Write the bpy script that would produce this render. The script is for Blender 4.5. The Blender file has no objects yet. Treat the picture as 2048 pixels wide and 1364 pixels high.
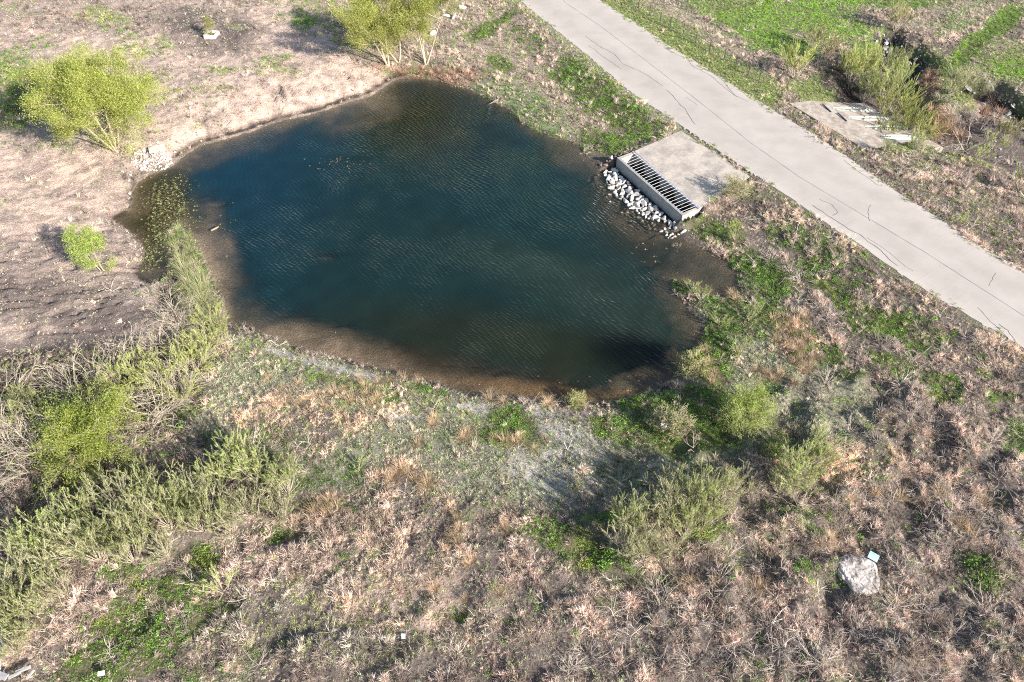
import bpy, math, random
import numpy as np
from mathutils import Vector, Matrix

# ------------------------------------------------------------------ camera, sky, sun, exposure
CAM_H = 40.0
PITCH = math.radians(46.0)
FOC = 1500.0                      # focal length in pixels of the 2048 px wide photograph
SUN_ELEV = math.radians(26.0)
SUN_DIR = (math.cos(math.radians(-40)), math.sin(math.radians(-40)))   # ground direction towards the sun

scene = bpy.context.scene
cam_data = bpy.data.cameras.new("camera")
cam_data.sensor_width = 36.0
cam_data.lens = FOC / 2048.0 * 36.0
cam_data.clip_end = 8000.0
cam = bpy.data.objects.new("camera", cam_data)
scene.collection.objects.link(cam)
cam.location = (0, 0, CAM_H)
cam.rotation_euler = (math.radians(90) - PITCH, 0, 0)
scene.camera = cam

world = bpy.data.worlds.new("World")
scene.world = world
world.use_nodes = True
wn = world.node_tree
wn.nodes.clear()
w_out = wn.nodes.new('ShaderNodeOutputWorld')
w_bg = wn.nodes.new('ShaderNodeBackground')
w_sky = wn.nodes.new('ShaderNodeTexSky')
w_sky.sky_type = 'NISHITA'
w_sky.sun_disc = False
w_sky.sun_elevation = SUN_ELEV
w_sky.sun_rotation = math.atan2(SUN_DIR[0], SUN_DIR[1])
w_bg.inputs['Strength'].default_value = 0.10
wn.links.new(w_sky.outputs[0], w_bg.inputs['Color'])
wn.links.new(w_bg.outputs[0], w_out.inputs['Surface'])

sun_data = bpy.data.lights.new("sun", 'SUN')
sun_data.energy = 5.0
sun_data.angle = math.radians(0.6)
sun_data.color = (1.0, 0.935, 0.86)
sun = bpy.data.objects.new("sun", sun_data)
scene.collection.objects.link(sun)
sun.location = (60, -60, 60)
sd = Vector((SUN_DIR[0] * math.cos(SUN_ELEV), SUN_DIR[1] * math.cos(SUN_ELEV), math.sin(SUN_ELEV)))
sun.rotation_euler = sd.to_track_quat('Z', 'Y').to_euler()

scene.view_settings.view_transform = 'Standard'
scene.view_settings.look = 'None'
scene.view_settings.exposure = 1.1
scene.cycles.use_denoising = False
scene.cycles.filter_width = 1.1
scene.view_settings.gamma = 1.0
scene.view_settings.use_curve_mapping = False

# ------------------------------------------------------------------ survey helpers: photo point -> ground point
CT, ST = math.cos(PITCH), math.sin(PITCH)
def P(u, v, z=0.0):
    x = (u - 1024.0) / FOC
    y = -(v - 682.0) / FOC
    dx, dy, dz = x, CT + y * ST, -ST + y * CT
    t = (CAM_H - z) / -dz
    return (dx * t, dy * t)
def PL(pts, z=0.0):
    return np.array([P(u, v, z) for u, v in pts])

# ------------------------------------------------------------------ value noise
_rg = np.random.default_rng(7)
_TAB = _rg.random((256, 256))
def vnoise(x, y):
    x = np.asarray(x, float); y = np.asarray(y, float)
    xi = np.floor(x).astype(int); yi = np.floor(y).astype(int)
    fx = x - xi; fy = y - yi
    fx = fx * fx * (3 - 2 * fx); fy = fy * fy * (3 - 2 * fy)
    a = _TAB[xi & 255, yi & 255]; b = _TAB[(xi + 1) & 255, yi & 255]
    c = _TAB[xi & 255, (yi + 1) & 255]; d = _TAB[(xi + 1) & 255, (yi + 1) & 255]
    return (a * (1 - fx) + b * fx) * (1 - fy) + (c * (1 - fx) + d * fx) * fy
def fbm(x, y, s, o=3, seed=0.0):
    r = 0; a = 1.0; t = 0; f = 1.0 / s
    ca, sa = math.cos(0.6), math.sin(0.6)
    X = np.asarray(x) * 1.0; Y = np.asarray(y) * 1.0
    for i in range(o):
        r = r + a * vnoise(X * f + seed * 17.3 + i * 31.7, Y * f - seed * 9.1 + i * 11.3)
        t += a; a *= 0.55; f *= 2.03
        X, Y = X * ca - Y * sa, X * sa + Y * ca
    return r / t            # 0..1, mean 0.5
def sstep(a, b, x):
    t = np.clip((x - a) / (b - a), 0, 1)
    return t * t * (3 - 2 * t)

def poly_dist(X, Y, poly, closed=True):
    """signed distance (inside negative when closed), and arc parameter of the nearest point"""
    P0 = np.asarray(poly, float)
    n = len(P0)
    best = np.full(X.shape, 1e18); par = np.zeros(X.shape); inside = np.zeros(X.shape, bool)
    s = 0.0
    for i in range(n if closed else n - 1):
        a = P0[i]; b = P0[(i + 1) % n]
        ex, ey = b - a
        L2 = ex * ex + ey * ey + 1e-12; L = math.sqrt(L2)
        t = np.clip(((X - a[0]) * ex + (Y - a[1]) * ey) / L2, 0, 1)
        d2 = (X - a[0] - t * ex) ** 2 + (Y - a[1] - t * ey) ** 2
        m = d2 < best
        best = np.where(m, d2, best)
        par = np.where(m, s + t * L, par)
        if closed:
            c = ((a[1] > Y) != (b[1] > Y))
            xx = a[0] + (Y - a[1]) * ex / (ey if abs(ey) > 1e-12 else 1e-12)
            inside ^= c & (X < xx)
        s += L
    d = np.sqrt(best)
    if closed:
        d = np.where(inside, -d, d)
    return d, par

class Blob:
    def __init__(s, u, v, ru, rv, rot=0, z=0.6):
        c = np.array(P(u, v, z)); r = math.radians(rot)
        a = np.array(P(u + ru * math.cos(r), v + ru * math.sin(r), z)) - c
        b = np.array(P(u - rv * math.sin(r), v + rv * math.cos(r), z)) - c
        s.c = c; s.M = np.linalg.inv(np.stack([a, b], 1))
    def w(s, X, Y, N, feather=0.45, rough=0.9):
        lx = s.M[0, 0] * (X - s.c[0]) + s.M[0, 1] * (Y - s.c[1])
        ly = s.M[1, 0] * (X - s.c[0]) + s.M[1, 1] * (Y - s.c[1])
        q = np.sqrt(lx * lx + ly * ly) + (N - 0.5) * rough
        return 1 - sstep(1 - feather * 0.6, 1 + feather * 0.6, q)

# ------------------------------------------------------------------ plan of the place
SHORE = [(800,157),(845,157),(885,163),(940,180),(985,200),(1020,222),(1060,255),(1100,272),(1140,282),(1165,297),
 (1187,328),(1200,345),(1212,380),(1235,415),(1265,442),(1300,462),(1352,452),(1372,482),(1420,500),(1465,530),(1478,560),
 (1468,592),(1436,596),(1400,580),(1372,562),(1348,560),(1348,578),(1368,602),(1395,630),(1412,655),(1403,690),(1370,718),(1360,745),
 (1335,770),(1280,790),(1220,803),(1150,810),(1080,803),(1000,792),(940,788),(880,767),(820,752),(740,735),(660,712),
 (590,692),(530,668),(480,655),(455,640),(448,600),(430,560),(408,520),(398,490),(380,462),(352,446),(335,470),(348,520),
 (330,548),(300,555),(283,530),(292,500),(270,470),(235,442),(262,420),(268,380),(285,355),(345,332),(362,318),(400,290),
 (440,282),(500,264),(560,242),(640,224),(700,203),(740,192),(765,176),(788,160)]
shore = PL(SHORE, 0.0)
ROAD_Z = 1.7
ROAD_L = [(800,-190),(930,-90),(1040,0),(1150,90),(1270,190),(1400,275),(1530,362),(1700,476),(1800,548),(1950,640),(2048,692),(2300,850),(2700,1110)]
ROAD_R = [(960,-190),(1080,-90),(1200,0),(1340,92),(1500,192),(1600,252),(1700,318),(1850,420),(1950,484),(2048,545),(2300,700),(2700,950)]
roadL = PL(ROAD_L, ROAD_Z); roadR = PL(ROAD_R, ROAD_Z)
road_poly = np.concatenate([roadL, roadR[::-1]])
# culvert at the pond
F1 = np.array(P(1234, 315, 1.15)); F2 = np.array(P(1365, 431, 1.15))
B1 = np.array(P(1268, 302, 1.2)); B2 = np.array(P(1398, 417, 1.2))
S1 = np.array(P(1362, 261, 1.62)); S2 = np.array(P(1500, 353, 1.62))
culv_poly = np.array([F1, F2, B2, S2, S1, B1])
trench_poly = np.array([F1, F2, B2, B1])
# far culvert end: frame along the pipes (e) and across (w)
Q_A = np.array(P(1578, 206, 1.45)); Q_D = np.array(P(1728, 297, 1.45))
Q_B = np.array(P(1722, 208, 0.2)); Q_C = np.array(P(1842, 283, 0.2))
slab2_poly = np.array([Q_A, Q_D, Q_C, Q_B])

gully = PL([(1700,150),(1790,95),(1850,150),(1870,230),(1960,215),(2048,260),(2200,340),(2150,420),(1950,330),(1830,300),(1740,230),(1660,190)], 0.3)
gully2 = PL([(1730,75),(1790,70),(1860,120),(1880,150),(1820,150),(1760,110)], 0.3)
gully3 = PL([(1915,165),(1985,180),(2060,220),(2200,300),(2200,330),(2050,262),(1960,222),(1905,195)], 0.3)
field_edge = PL([(1230,5),(1700,330),(2048,560)], 1.2)

def axis(parts):
    out = []
    for a, b, s in parts:
        n = max(1, int(round((b - a) / s)))
        out += list(np.linspace(a, b, n, endpoint=False))
    out.append(parts[-1][1])
    return np.array(out)
XS = axis([(-3000,-600,400),(-600,-150,60),(-150,-72,5),(-72,72,0.27),(72,150,5),(150,600,60),(600,3000,400)])
YS = axis([(-1500,-100,200),(-100,0,10),(0,12,1.0),(12,62,0.2),(62,112,0.32),(112,170,3),(170,600,40),(600,4000,400)])
GX, GY = np.meshgrid(XS, YS)            # rows: y

d_sh, s_sh = poly_dist(GX, GY, shore)
d_rd, _ = poly_dist(GX, GY, road_poly)
# wobble of the shoreline
wob = (fbm(GX, GY, 1.6, 3, 1) - 0.5) * 0.9 + (fbm(GX, GY, .55, 2, 15) - .5) * .5
ds = d_sh + wob * sstep(0, 3.5, np.abs(d_sh) + 1.2)
RIGHT = ((GX - np.interp(GY, roadL[::-1, 1], roadL[::-1, 0])) > 0)

N1 = fbm(GX, GY, 9, 3, 2); N2 = fbm(GX, GY, 2.2, 3, 3); N3 = fbm(GX, GY, 0.8, 2, 4); N4 = fbm(GX, GY, 26, 2, 5)
land = 0.05 + 0.75 * (1 - np.exp(-np.maximum(ds, 0) / 2.6)) + 0.18 * np.minimum(np.maximum(ds, 0) / 14, 2.0)
nearfade = sstep(0.2, 3.0, ds)
land = land + nearfade * ((N1 - 0.5) * 0.55 + (N2 - 0.5) * 0.22)
# rills on the bare north-west bank
bank_w = Blob(520, 205, 320, 85, -12).w(GX, GY, N2, 0.7, 0.5)
rill = np.abs(fbm(s_sh, ds * 0.10, 0.55, 2, 6) - 0.5) * 2
land = land - bank_w * (1 - rill) * 0.55 * sstep(0.1, 0.9, ds) * (1 - sstep(3.5, 7.0, ds))
land = land + bank_w * 0.45 * sstep(0.2, 2.2, ds)
barew = 1 - sstep(-3, 3, poly_dist(GX, GY, PL([(-900,-700),(500,-300),(600,-40),(660,60),(760,150),(800,165),(600,232),(400,300),(345,340),(240,430),(300,560),(330,640),(250,700),(60,770),(-600,900)], .7))[0])
land = land + barew * nearfade * ((N3 - .5) * .26 + (fbm(GX, GY, .5, 2, 14) - .5) * .16)
# broken mud blocks at the inlet
mb_w = Blob(262, 470, 46, 90, -12).w(GX, GY, N2, .8, .6)
land = land + mb_w * nearfade * (np.where(N3 > .5, .22, -.12) + (N2 - .5) * .3)
# tracks in the mud on the left
mud_w = Blob(130, 560, 190, 130, -8).w(GX, GY, N2, 0.8, 0.5)
tr = fbm(GX * 0.25 + GY * 0.1, GY * 1.0 - GX * 0.15 + (N1 - .5) * 2, 0.45, 2, 8)
land = land + mud_w * (np.abs(tr - 0.5) * -0.95 + 0.1)
# lumpy brush in the south and south-east
lump_w = np.maximum(Blob(1700, 1050, 620, 420).w(GX, GY, N2, 0.5, 0.3), Blob(900, 1200, 900, 260).w(GX, GY, N2, 0.5, 0.3) * 0.55)
lump_w = np.maximum(lump_w, Blob(1880, 430, 330, 90, 33).w(GX, GY, N2, 0.5, 0.3) * 0.6)
lump = fbm(GX, GY, 1.9, 3, 9)
land = land + lump_w * np.clip(lump - 0.42, -0.1, 1) * 1.8
land = land + lump_w * (fbm(GX, GY, 0.7, 2, 11) - .5) * 0.35
# water side
depth_k = 0.42
shallow = np.zeros(GX.shape)
for b in [(425,500,62,165,0),(640,680,300,60,14),(1000,770,260,42,10),(740,225,110,48,-18),(1390,540,130,75,25),(1375,640,60,40,60),(330,420,70,120,0),
          (655,512,45,16,0),(1270,430,70,60,45),(450,300,160,38,-14),(560,250,90,25,-14),(1290,750,100,45,-20),(1130,310,60,40,40)]:
    shallow = np.maximum(shallow, Blob(*b, z=0).w(GX, GY, N2, 1.2, 0.6))
depth = np.minimum(np.maximum(-ds, 0) * depth_k, 2.2)
depth = depth * (1 - 0.90 * shallow) + 0.10 * shallow * sstep(0, 1.5, -ds) + ((N2 - .5) * 0.14 + (N3 - .5) * .12) * sstep(0, 1, -ds)
bed = -0.03 - np.maximum(depth, 0.0)
z = np.where(ds > 0, land, bed)
# small pools and wet mud left of the reeds
for b, dz in [((300,548,26,20),0.45),((335,598,22,26,20),0.55),((355,560,18,14),0.5),((250,432,30,10,-10),0.4)]:
    w = Blob(*b, z=0).w(GX, GY, N3, 0.8, 0.7)
    z = z * (1 - w) + w * (-0.12 * dz * 2)
# ground beyond the road
fall = sstep(1.0, 9.0, d_rd)
zr_side = ROAD_Z - 0.03 - 0.55 * fall + (N1 - .5) * 0.5 * fall + (N2 - .5) * 0.15 * sstep(0, 1.5, d_rd)
for g, dep, wd in [(gully, 1.5, 2.0), (gully2, 1.3, 1.4), (gully3, 1.7, 1.2)]:
    dg, _ = poly_dist(GX, GY, g)
    zr_side = zr_side - dep * (1 - sstep(-wd, wd * 0.5, dg + (N2 - .5) * 1.6)) * sstep(1.0, 5.0, d_rd)
# embankment up to the road
emb = 1 - sstep(0.3, 5.0, d_rd)
z_left = z * (1 - emb) + (ROAD_Z - 0.025 + (N2 - .5) * 0.05) * emb
z_left = np.where(ds <= 0, np.minimum(z, z_left), np.maximum(z_left, z))
Z = np.where(RIGHT, zr_side, z_left)
Z = Z + lump_w * RIGHT * np.clip(lump - .45, 0, 1) * 0.8 * sstep(0.6, 2.5, d_rd)
core = (np.abs(GX) < 90) & (GY < 130) & (GY > 0)
rd_in = sstep(-0.55, -0.9, d_rd)
Z = Z * (1 - rd_in) + (ROAD_Z - 0.10) * rd_in
# far away: gentle level land
farw = sstep(110, 300, np.hypot(GX, GY - 50))
Z = Z * (1 - farw) + (1.2 + (fbm(GX, GY, 300, 3, 12) - .5) * 14 * sstep(300, 1500, np.hypot(GX, GY))) * farw
# keep the ground below the culverts
dc, _ = poly_dist(GX, GY, culv_poly)
dt_, _ = poly_dist(GX, GY, trench_poly)
def bary_z(Xq, Yq):
    ab = (B2 - B1); n = np.array([-ab[1], ab[0]]); n /= np.linalg.norm(n)
    if np.dot(S1 - B1, n) < 0: n = -n
    Ls = np.dot(S1 - B1, n)
    t = ((Xq - B1[0]) * n[0] + (Yq - B1[1]) * n[1]) / Ls
    return 1.2 + (1.62 - 1.2) * np.clip(t, 0, 1)
slab_z = bary_z(GX, GY)
near_c = 1 - sstep(0.1, 1.2, dc)
Z = np.where(dc < 1.6, Z * (1 - near_c) + (slab_z - 0.06) * near_c, Z)
Z = np.where(dc < -0.25, np.minimum(Z, slab_z - 0.30), Z)
Z = np.where(dt_ < 0.35, np.minimum(Z, -0.5), Z)
# strip between trench front and pond is rock bank just above water
fb, _ = poly_dist(GX, GY, np.array([F1, F2]), closed=False)
frontside = ((F2[0]-F1[0])*(GY-F1[1])-(F2[1]-F1[1])*(GX-F1[0])) < 0
along = ((GX - F1[0]) * (F2 - F1)[0] + (GY - F1[1]) * (F2 - F1)[1]) / np.dot(F2 - F1, F2 - F1)
Z = np.where((fb < 5.0) & frontside & (dt_ > 0.35) & (along > -.03) & (along < 1.0), np.minimum(Z, np.maximum(-.3, 0.14 - 0.17 * fb + (N3 - .5) * .22)), Z)
d2, _ = poly_dist(GX, GY, slab2_poly)
e_ax = (Q_B - Q_A); len2 = np.linalg.norm(e_ax); e_ax = e_ax / len2
t2 = ((GX - Q_A[0]) * e_ax[0] + (GY - Q_A[1]) * e_ax[1]) / len2
Z = np.where(d2 < 0.5, np.minimum(Z, 1.45 - 1.25 * np.clip(t2, 0, 1.2) - 0.1 - 1.0 * (d2 < 0.0)), Z)

def ground_z(x, y):
    x = np.asarray(x, float); y = np.asarray(y, float)
    i = np.clip(np.searchsorted(XS, x) - 1, 0, len(XS) - 2); j = np.clip(np.searchsorted(YS, y) - 1, 0, len(YS) - 2)
    fx = (x - XS[i]) / (XS[i + 1] - XS[i]); fy = (y - YS[j]) / (YS[j + 1] - YS[j])
    return (Z[j, i] * (1 - fx) + Z[j, i + 1] * fx) * (1 - fy) + (Z[j + 1, i] * (1 - fx) + Z[j + 1, i + 1] * fx) * fy
def field_at(F, x, y):
    i = np.clip(np.searchsorted(XS, x), 0, len(XS) - 1); j = np.clip(np.searchsorted(YS, y), 0, len(YS) - 1)
    return F[j, i]
def G(u, v):
    """ground point seen at a photo point"""
    z = 0.8
    for _ in range(8):
        x, y = P(u, v, z)
        z = 0.5 * z + 0.5 * float(ground_z(x, y))
    x, y = P(u, v, z)
    return (x, y, float(ground_z(x, y)))
# ------------------------------------------------------------------ painting the ground cover (plan masks, metres on the ground)
SOIL = dict(dirt=(.54,.41,.335), dirtgrey=(.38,.30,.255), mud=(.30,.235,.20), dark=(.155,.125,.11), thatch=(.165,.135,.115), pink=(.34,.265,.215),
            green=(.11,.11,.055), olive=(.17,.20,.08), caliche=(.45,.41,.37), greygreen=(.25,.24,.175), black=(.05,.042,.038), rust=(.24,.165,.12), bed=(.19,.145,.095))
DRY = dict(tan=(.66,.54,.435), pink=(.62,.505,.425), peach=(.84,.66,.50), grey=(.57,.51,.435), rust=(.52,.37,.28), straw=(.56,.48,.35), brown=(.38,.30,.255))
SHORTC = dict(grey=(.55,.57,.38), olive=(.46,.50,.21), green=(.25,.39,.09), bright=(.38,.60,.10), yellow=(.60,.68,.18), dark=(.20,.27,.10))
sh = GX.shape
soil = np.empty(sh + (3,)); soil[:] = SOIL['thatch']
dryc = np.empty(sh + (3,)); dryc[:] = DRY['pink']
shoc = np.empty(sh + (3,)); shoc[:] = SHORTC['grey']
LAY = {k: np.full(sh, v) for k, v in dict(d=.8, g=.03, s=.2, t=.18, p=.02).items()}
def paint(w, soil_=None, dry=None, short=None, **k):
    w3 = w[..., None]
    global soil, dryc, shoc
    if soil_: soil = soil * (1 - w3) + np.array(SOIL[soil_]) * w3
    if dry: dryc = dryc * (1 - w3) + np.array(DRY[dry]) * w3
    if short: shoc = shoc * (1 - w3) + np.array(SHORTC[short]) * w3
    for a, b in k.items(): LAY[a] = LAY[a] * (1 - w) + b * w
NP = fbm(GX, GY, 3.0, 4, 21); NQ = fbm(GX, GY, 1.1, 3, 22)
def poly(pts, feather=1.2, rough=3.0, z=0.7):
    d, _ = poly_dist(GX, GY, PL(pts, z))
    return 1 - sstep(-feather, feather, d + (NP - .5) * rough)
def blob(u, v, ru, rv, rot=0, amt=1.0, rough=1.1):
    return amt * Blob(u, v, ru, rv, rot).w(GX, GY, 0.5 * NP + 0.5 * NQ, 0.6, rough)

# bare dirt, north-west
paint(poly([(-900,-700),(500,-300),(600,-40),(660,60),(760,150),(800,165),(600,232),(400,300),(345,340),(240,430),(300,560),(330,640),(250,700),(60,770),(-600,900)]),
      'dirt', 'tan', d=.06, s=.04, t=.02, p=.35, g=0)
paint(sstep(.50, .68, fbm(GX, GY, 5, 4, 31)) * poly([(-900,-700),(900,-300),(760,150),(400,300),(240,430),(-300,430)]), 'dirtgrey', 'brown', d=.32, s=.12, t=.05, g=.02)
paint(blob(230, 35, 260, 45, 0), 'dirtgrey', 'brown', d=.5, s=.12)
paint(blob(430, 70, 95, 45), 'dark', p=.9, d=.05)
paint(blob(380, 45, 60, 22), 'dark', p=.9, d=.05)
paint(blob(70, 560, 230, 120, -5), 'mud', p=.5, d=.0)
paint(blob(240, 600, 120, 60, -5), 'dirtgrey', p=1.0, d=.0)
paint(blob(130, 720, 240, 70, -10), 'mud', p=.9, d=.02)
paint(blob(90, 720, 190, 50, -12), 'dark', p=.5, d=.0)  # cast shadow of the thicket, painted into the soil colour
paint(blob(20, 170, 80, 50, 20), 'green', short='green', g=.9, s=.6)
paint(blob(30, 230, 80, 35, -10), 'green', short='green', g=.8, s=.6)
paint(blob(60, 430, 190, 45, -4), 'dirt', p=.4, d=.0)
paint(blob(540, 215, 300, 60, -12, .8), 'dirt', d=.0, p=.15)
paint(blob(390, 400, 30, 30), 'mud')
paint(blob(262, 470, 50, 100, -12), 'mud', p=.8)
paint(blob(275, 400, 24, 60, 10), 'dark', p=.3)
paint(sstep(.52, .62, fbm(GX, GY, 1.3, 4, 33)) * poly([(-900,-700),(900,-300),(760,150),(400,300),(240,430),(300,640),(-300,760)]) * .75, 'mud', d=.16, p=.5)
paint(blob(60, 600, 200, 40, -8, .8, 2.0), 'dark', p=.6)  # dark mud streaks here and below, with left-edge shadow painted in
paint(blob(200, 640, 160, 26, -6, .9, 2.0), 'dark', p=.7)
# thin cover between pond and road, north-east of the pond
paint(poly([(870,10),(1040,0),(1280,200),(1405,275),(1240,310),(1165,295),(1060,250),(900,160)]), 'pink', 'pink', 'green', d=.6, s=.28, g=.05, t=.15, p=.0)
paint(poly([(560,-100),(1040,-60),(1000,30),(900,20),(840,130),(700,120)], 1), 'pink', 'tan', 'olive', d=.45, s=.3, p=.1)
paint(blob(1060, 225, 120, 40, 38), 'greygreen', 'tan', 'green', d=.25, s=.8)
paint(blob(1000, 190, 60, 25, 30), 'greygreen', 'tan', 'green', d=.25, s=.8)
for b in [(1190,190,95,42,35),(1270,245,60,34,20),(1215,285,55,26,10),(1130,165,40,16,25),(965,66,34,13,-15),(1010,45,26,9,-15),(1000,128,30,12,20),(1060,85,50,14,35,.5)]:
    paint(blob(*b), 'green', short='green', g=1.0, s=.5, d=.15)
paint(blob(860, 142, 95, 14, 4), 'rust', 'rust', d=.9, s=0, g=0)
# verges
dvl, _ = poly_dist(GX, GY, roadL, closed=False); dvr, _ = poly_dist(GX, GY, roadR, closed=False)
vergeR = (1 - sstep(1.8, 3.4, dvr + (NP - .5) * 1.2)) * RIGHT * poly([(1100,-120),(1250,-60),(1620,190),(1560,270),(1150,40)], 1.5, 1)
paint(vergeR, 'olive', 'tan', 'olive', d=.15, s=.95, t=0, p=.1)
paint((1 - sstep(.7, 1.6, dvl + (NP - .5) * 1.0)) * (~RIGHT), 'greygreen', 'tan', 'olive', d=.35, s=.8, t=.0)
# greens on the dirt
for b in [(20,150,70,60,20),(40,225,80,45,-10),(10,260,40,20),(20,10,50,18),(200,28,40,9),(205,46,30,9),(245,45,30,9,10),(275,100,30,22),(335,88,26,14,10),(240,60,30,12),(320,110,30,12),
          (640,42,85,34,10),(640,18,70,16),(560,150,50,16,5),(430,190,42,8,-3),(350,195,30,6),(330,160,26,14),(15,540,6,6),(440,150,40,10,10,.6),(100,95,30,14),(350,215,20,8),(560,130,30,10),(470,60,20,6,0,.5),(120,300,50,12,10,.5)]:
    paint(blob(*b, **({'amt': .75} if len(b) < 6 else {}), **({'rough': 2.2} if len(b) < 7 else {})), None, short='olive', g=.6, s=.55, d=.08)
paint(blob(610, 52, 22, 16), short='bright', g=1, s=1)
paint(blob(195, 40, 40, 10), short='yellow', s=.9)
# reeds strip
paint(blob(375, 520, 42, 130, -16), 'green', 'straw', 'olive', g=.7, s=.7, d=.4, p=0)
# south shore, grey-green short cover
paint(poly([(440,650),(600,705),(800,755),(1000,800),(1180,820),(1340,780),(1400,700),(1400,600),(1560,640),(1760,800),(1640,880),(1400,940),(1300,1010),(900,1020),(620,930),(380,860),(340,760)]),
      'greygreen', 'tan', 'grey', d=.10, s=1.0, g=.10, t=.03, p=.08)
paint(poly([(500,660),(700,722),(900,790),(1000,800),(1000,850),(800,830),(560,740),(440,700)]), short='olive', s=1, g=.18, d=.1)
paint(poly([(430,800),(560,780),(700,790),(830,815),(800,860),(640,900),(520,950),(430,900),(380,840)], 1, 3), 'greygreen', 'peach', d=.62, s=.7, g=.06)
paint(blob(590, 850, 120, 50), 'thatch', 'peach', d=.9, s=.3)
paint(blob(810, 830, 70, 18, 0, .6), 'caliche', s=.6, d=.1)
paint(blob(1150, 885, 95, 34, 25, .8), 'caliche', s=.5, d=.1, g=.0, p=.2)
paint(blob(1120, 950, 100, 45, 10, .7), 'caliche', s=.6, d=.1, g=.0, p=.1)
paint(blob(1250, 960, 120, 50, 30, .7), 'greygreen', short='dark', s=.7)
paint(blob(640, 722, 140, 10, 15), 'caliche', s=.3, d=.05, p=.3)
paint(blob(1010, 812, 130, 12, 3), 'caliche', s=.4, d=.05, p=.3)
paint(blob(1240, 812, 120, 10, -10), 'dirtgrey', s=.3, d=.05, p=.3)
for b in [(1030,845,55,36,40),(1000,870,50,20),(1330,815,105,45,10),(1270,800,60,16,-8),(1360,870,110,42,10),(1240,855,60,32,20),(1410,830,55,60),(1430,700,38,60),(1470,620,70,40,30),
          (1540,560,55,42,30),(1500,520,40,26,30),(1570,640,70,26,35),(1640,700,60,24,45),(1550,780,60,20,30,.5),(760,790,60,14,10,.6),(690,765,60,10,14,.7),(860,775,50,10,10,.6),
          (1370,780,40,20),(380,800,34,26),(330,850,40,16),(1380,560,50,18),(1440,640,30,30)]:
    paint(blob(*b), 'green', short='green', g=.8, s=.8, d=.1)
paint(blob(1600, 690, 40, 50, -20), 'thatch', 'peach', d=.9, s=.2)
# slope under the road, east
for b in [(1640,500,50,22,35),(1580,480,50,20,30),(1660,560,70,32,35),(1720,640,50,34,30),(1800,660,70,34,25),(1840,690,60,30,10),(1790,740,60,22,20),(1880,770,60,18,10),(1700,560,50,22,40),
          (1940,640,30,12,30),(1750,540,40,14,30),(2030,880,26,34,0),(1740,860,30,14),(1760,920,22,20),(1650,1020,40,16),(1620,1060,40,30,0,.7),(1960,1150,44,28,0),(1560,1040,50,26,0,.5),
          (1700,760,30,12),(1640,1150,50,40,0,.7),(1880,800,40,14,10),(1430,460,60,20,20),(1610,440,46,12,20),(1700,1070,30,10),(1990,800,30,14)]:
    paint(blob(*b), 'green', short='green', g=.95, s=.45, d=.2)
paint(blob(1900, 1120, 260, 70, 12, .7), 'thatch', 'pink', d=.9, t=.5)
paint(blob(1800, 960, 260, 120, 20, .7), 'thatch', 'peach', d=.9, t=.35)
paint(poly([(1450,1000),(2200,900),(2300,1800),(1300,1800),(1250,1200)], 2, 4), 'thatch', 'pink', d=.85, t=.75)
paint(blob(1640, 820, 120, 60, 30), 'greygreen', 'grey', 'grey', d=.5, s=.7)
# dry slope right under the road
paint((1 - sstep(1.6, 4.5, dvl + (NP - .5) * 3)) * (~RIGHT) * poly([(1450,330),(1600,330),(2500,900),(2300,1000),(1400,450)], 1, 1) * .85, 'thatch', 'tan', d=1.0, t=.4, s=.15)
# thatch bottom centre
paint(blob(850, 1060, 230, 70, 5), 'thatch', 'tan', d=1.0, s=.15)
paint(blob(800, 955, 80, 34), 'thatch', 'peach', d=1.0, s=.15)
paint(blob(650, 1010, 60, 40, -10), 'thatch', 'peach', d=1.0, s=.15)
paint(blob(910, 1060, 22, 60, 8), 'thatch', 'peach', d=1.0, s=.15)
paint(blob(700, 1250, 260, 90), 'thatch', 'grey', 'olive', d=.7, s=.5)
paint(blob(820, 1210, 160, 60), 'pink', 'tan', d=.65, s=.3)
paint(blob(640, 950, 110, 36), 'greygreen', 'grey', 'dark', d=.3, s=.9, g=.25)
for b in [(1130,1080,90,36,20),(1230,1050,60,24),(1180,1130,70,22,0,.6),(1280,1160,80,26,0,.5),(300,1260,160,70,-25),(240,1320,130,50,-20),(420,1110,40,22),(560,1070,36,20),(330,1190,60,26),
          (930,1240,26,12),(1030,1255,16,10),(1190,1130,20,10),(640,1015,60,12),(1420,1070,40,16),(250,1150,40,20),(90,1140,60,24,0,.6),(420,1230,60,60,0,.5),(60,1230,40,16)]:
    paint(blob(*b), 'green', short='green', g=.9, s=.5, d=.25)
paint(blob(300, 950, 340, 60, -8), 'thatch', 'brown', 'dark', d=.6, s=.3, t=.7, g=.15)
paint(poly([(-200,740),(180,700),(300,690),(400,640),(440,690),(410,780),(360,880),(-200,1000)], 1, 2), 'black', 'brown', 'olive', d=.5, s=.3, t=1.0, g=.15)  # dark leaf litter, with the thicket's shadow painted into the soil
paint(blob(40, 1290, 90, 50), 'pink', 'tan', d=.8, t=.3)
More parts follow.
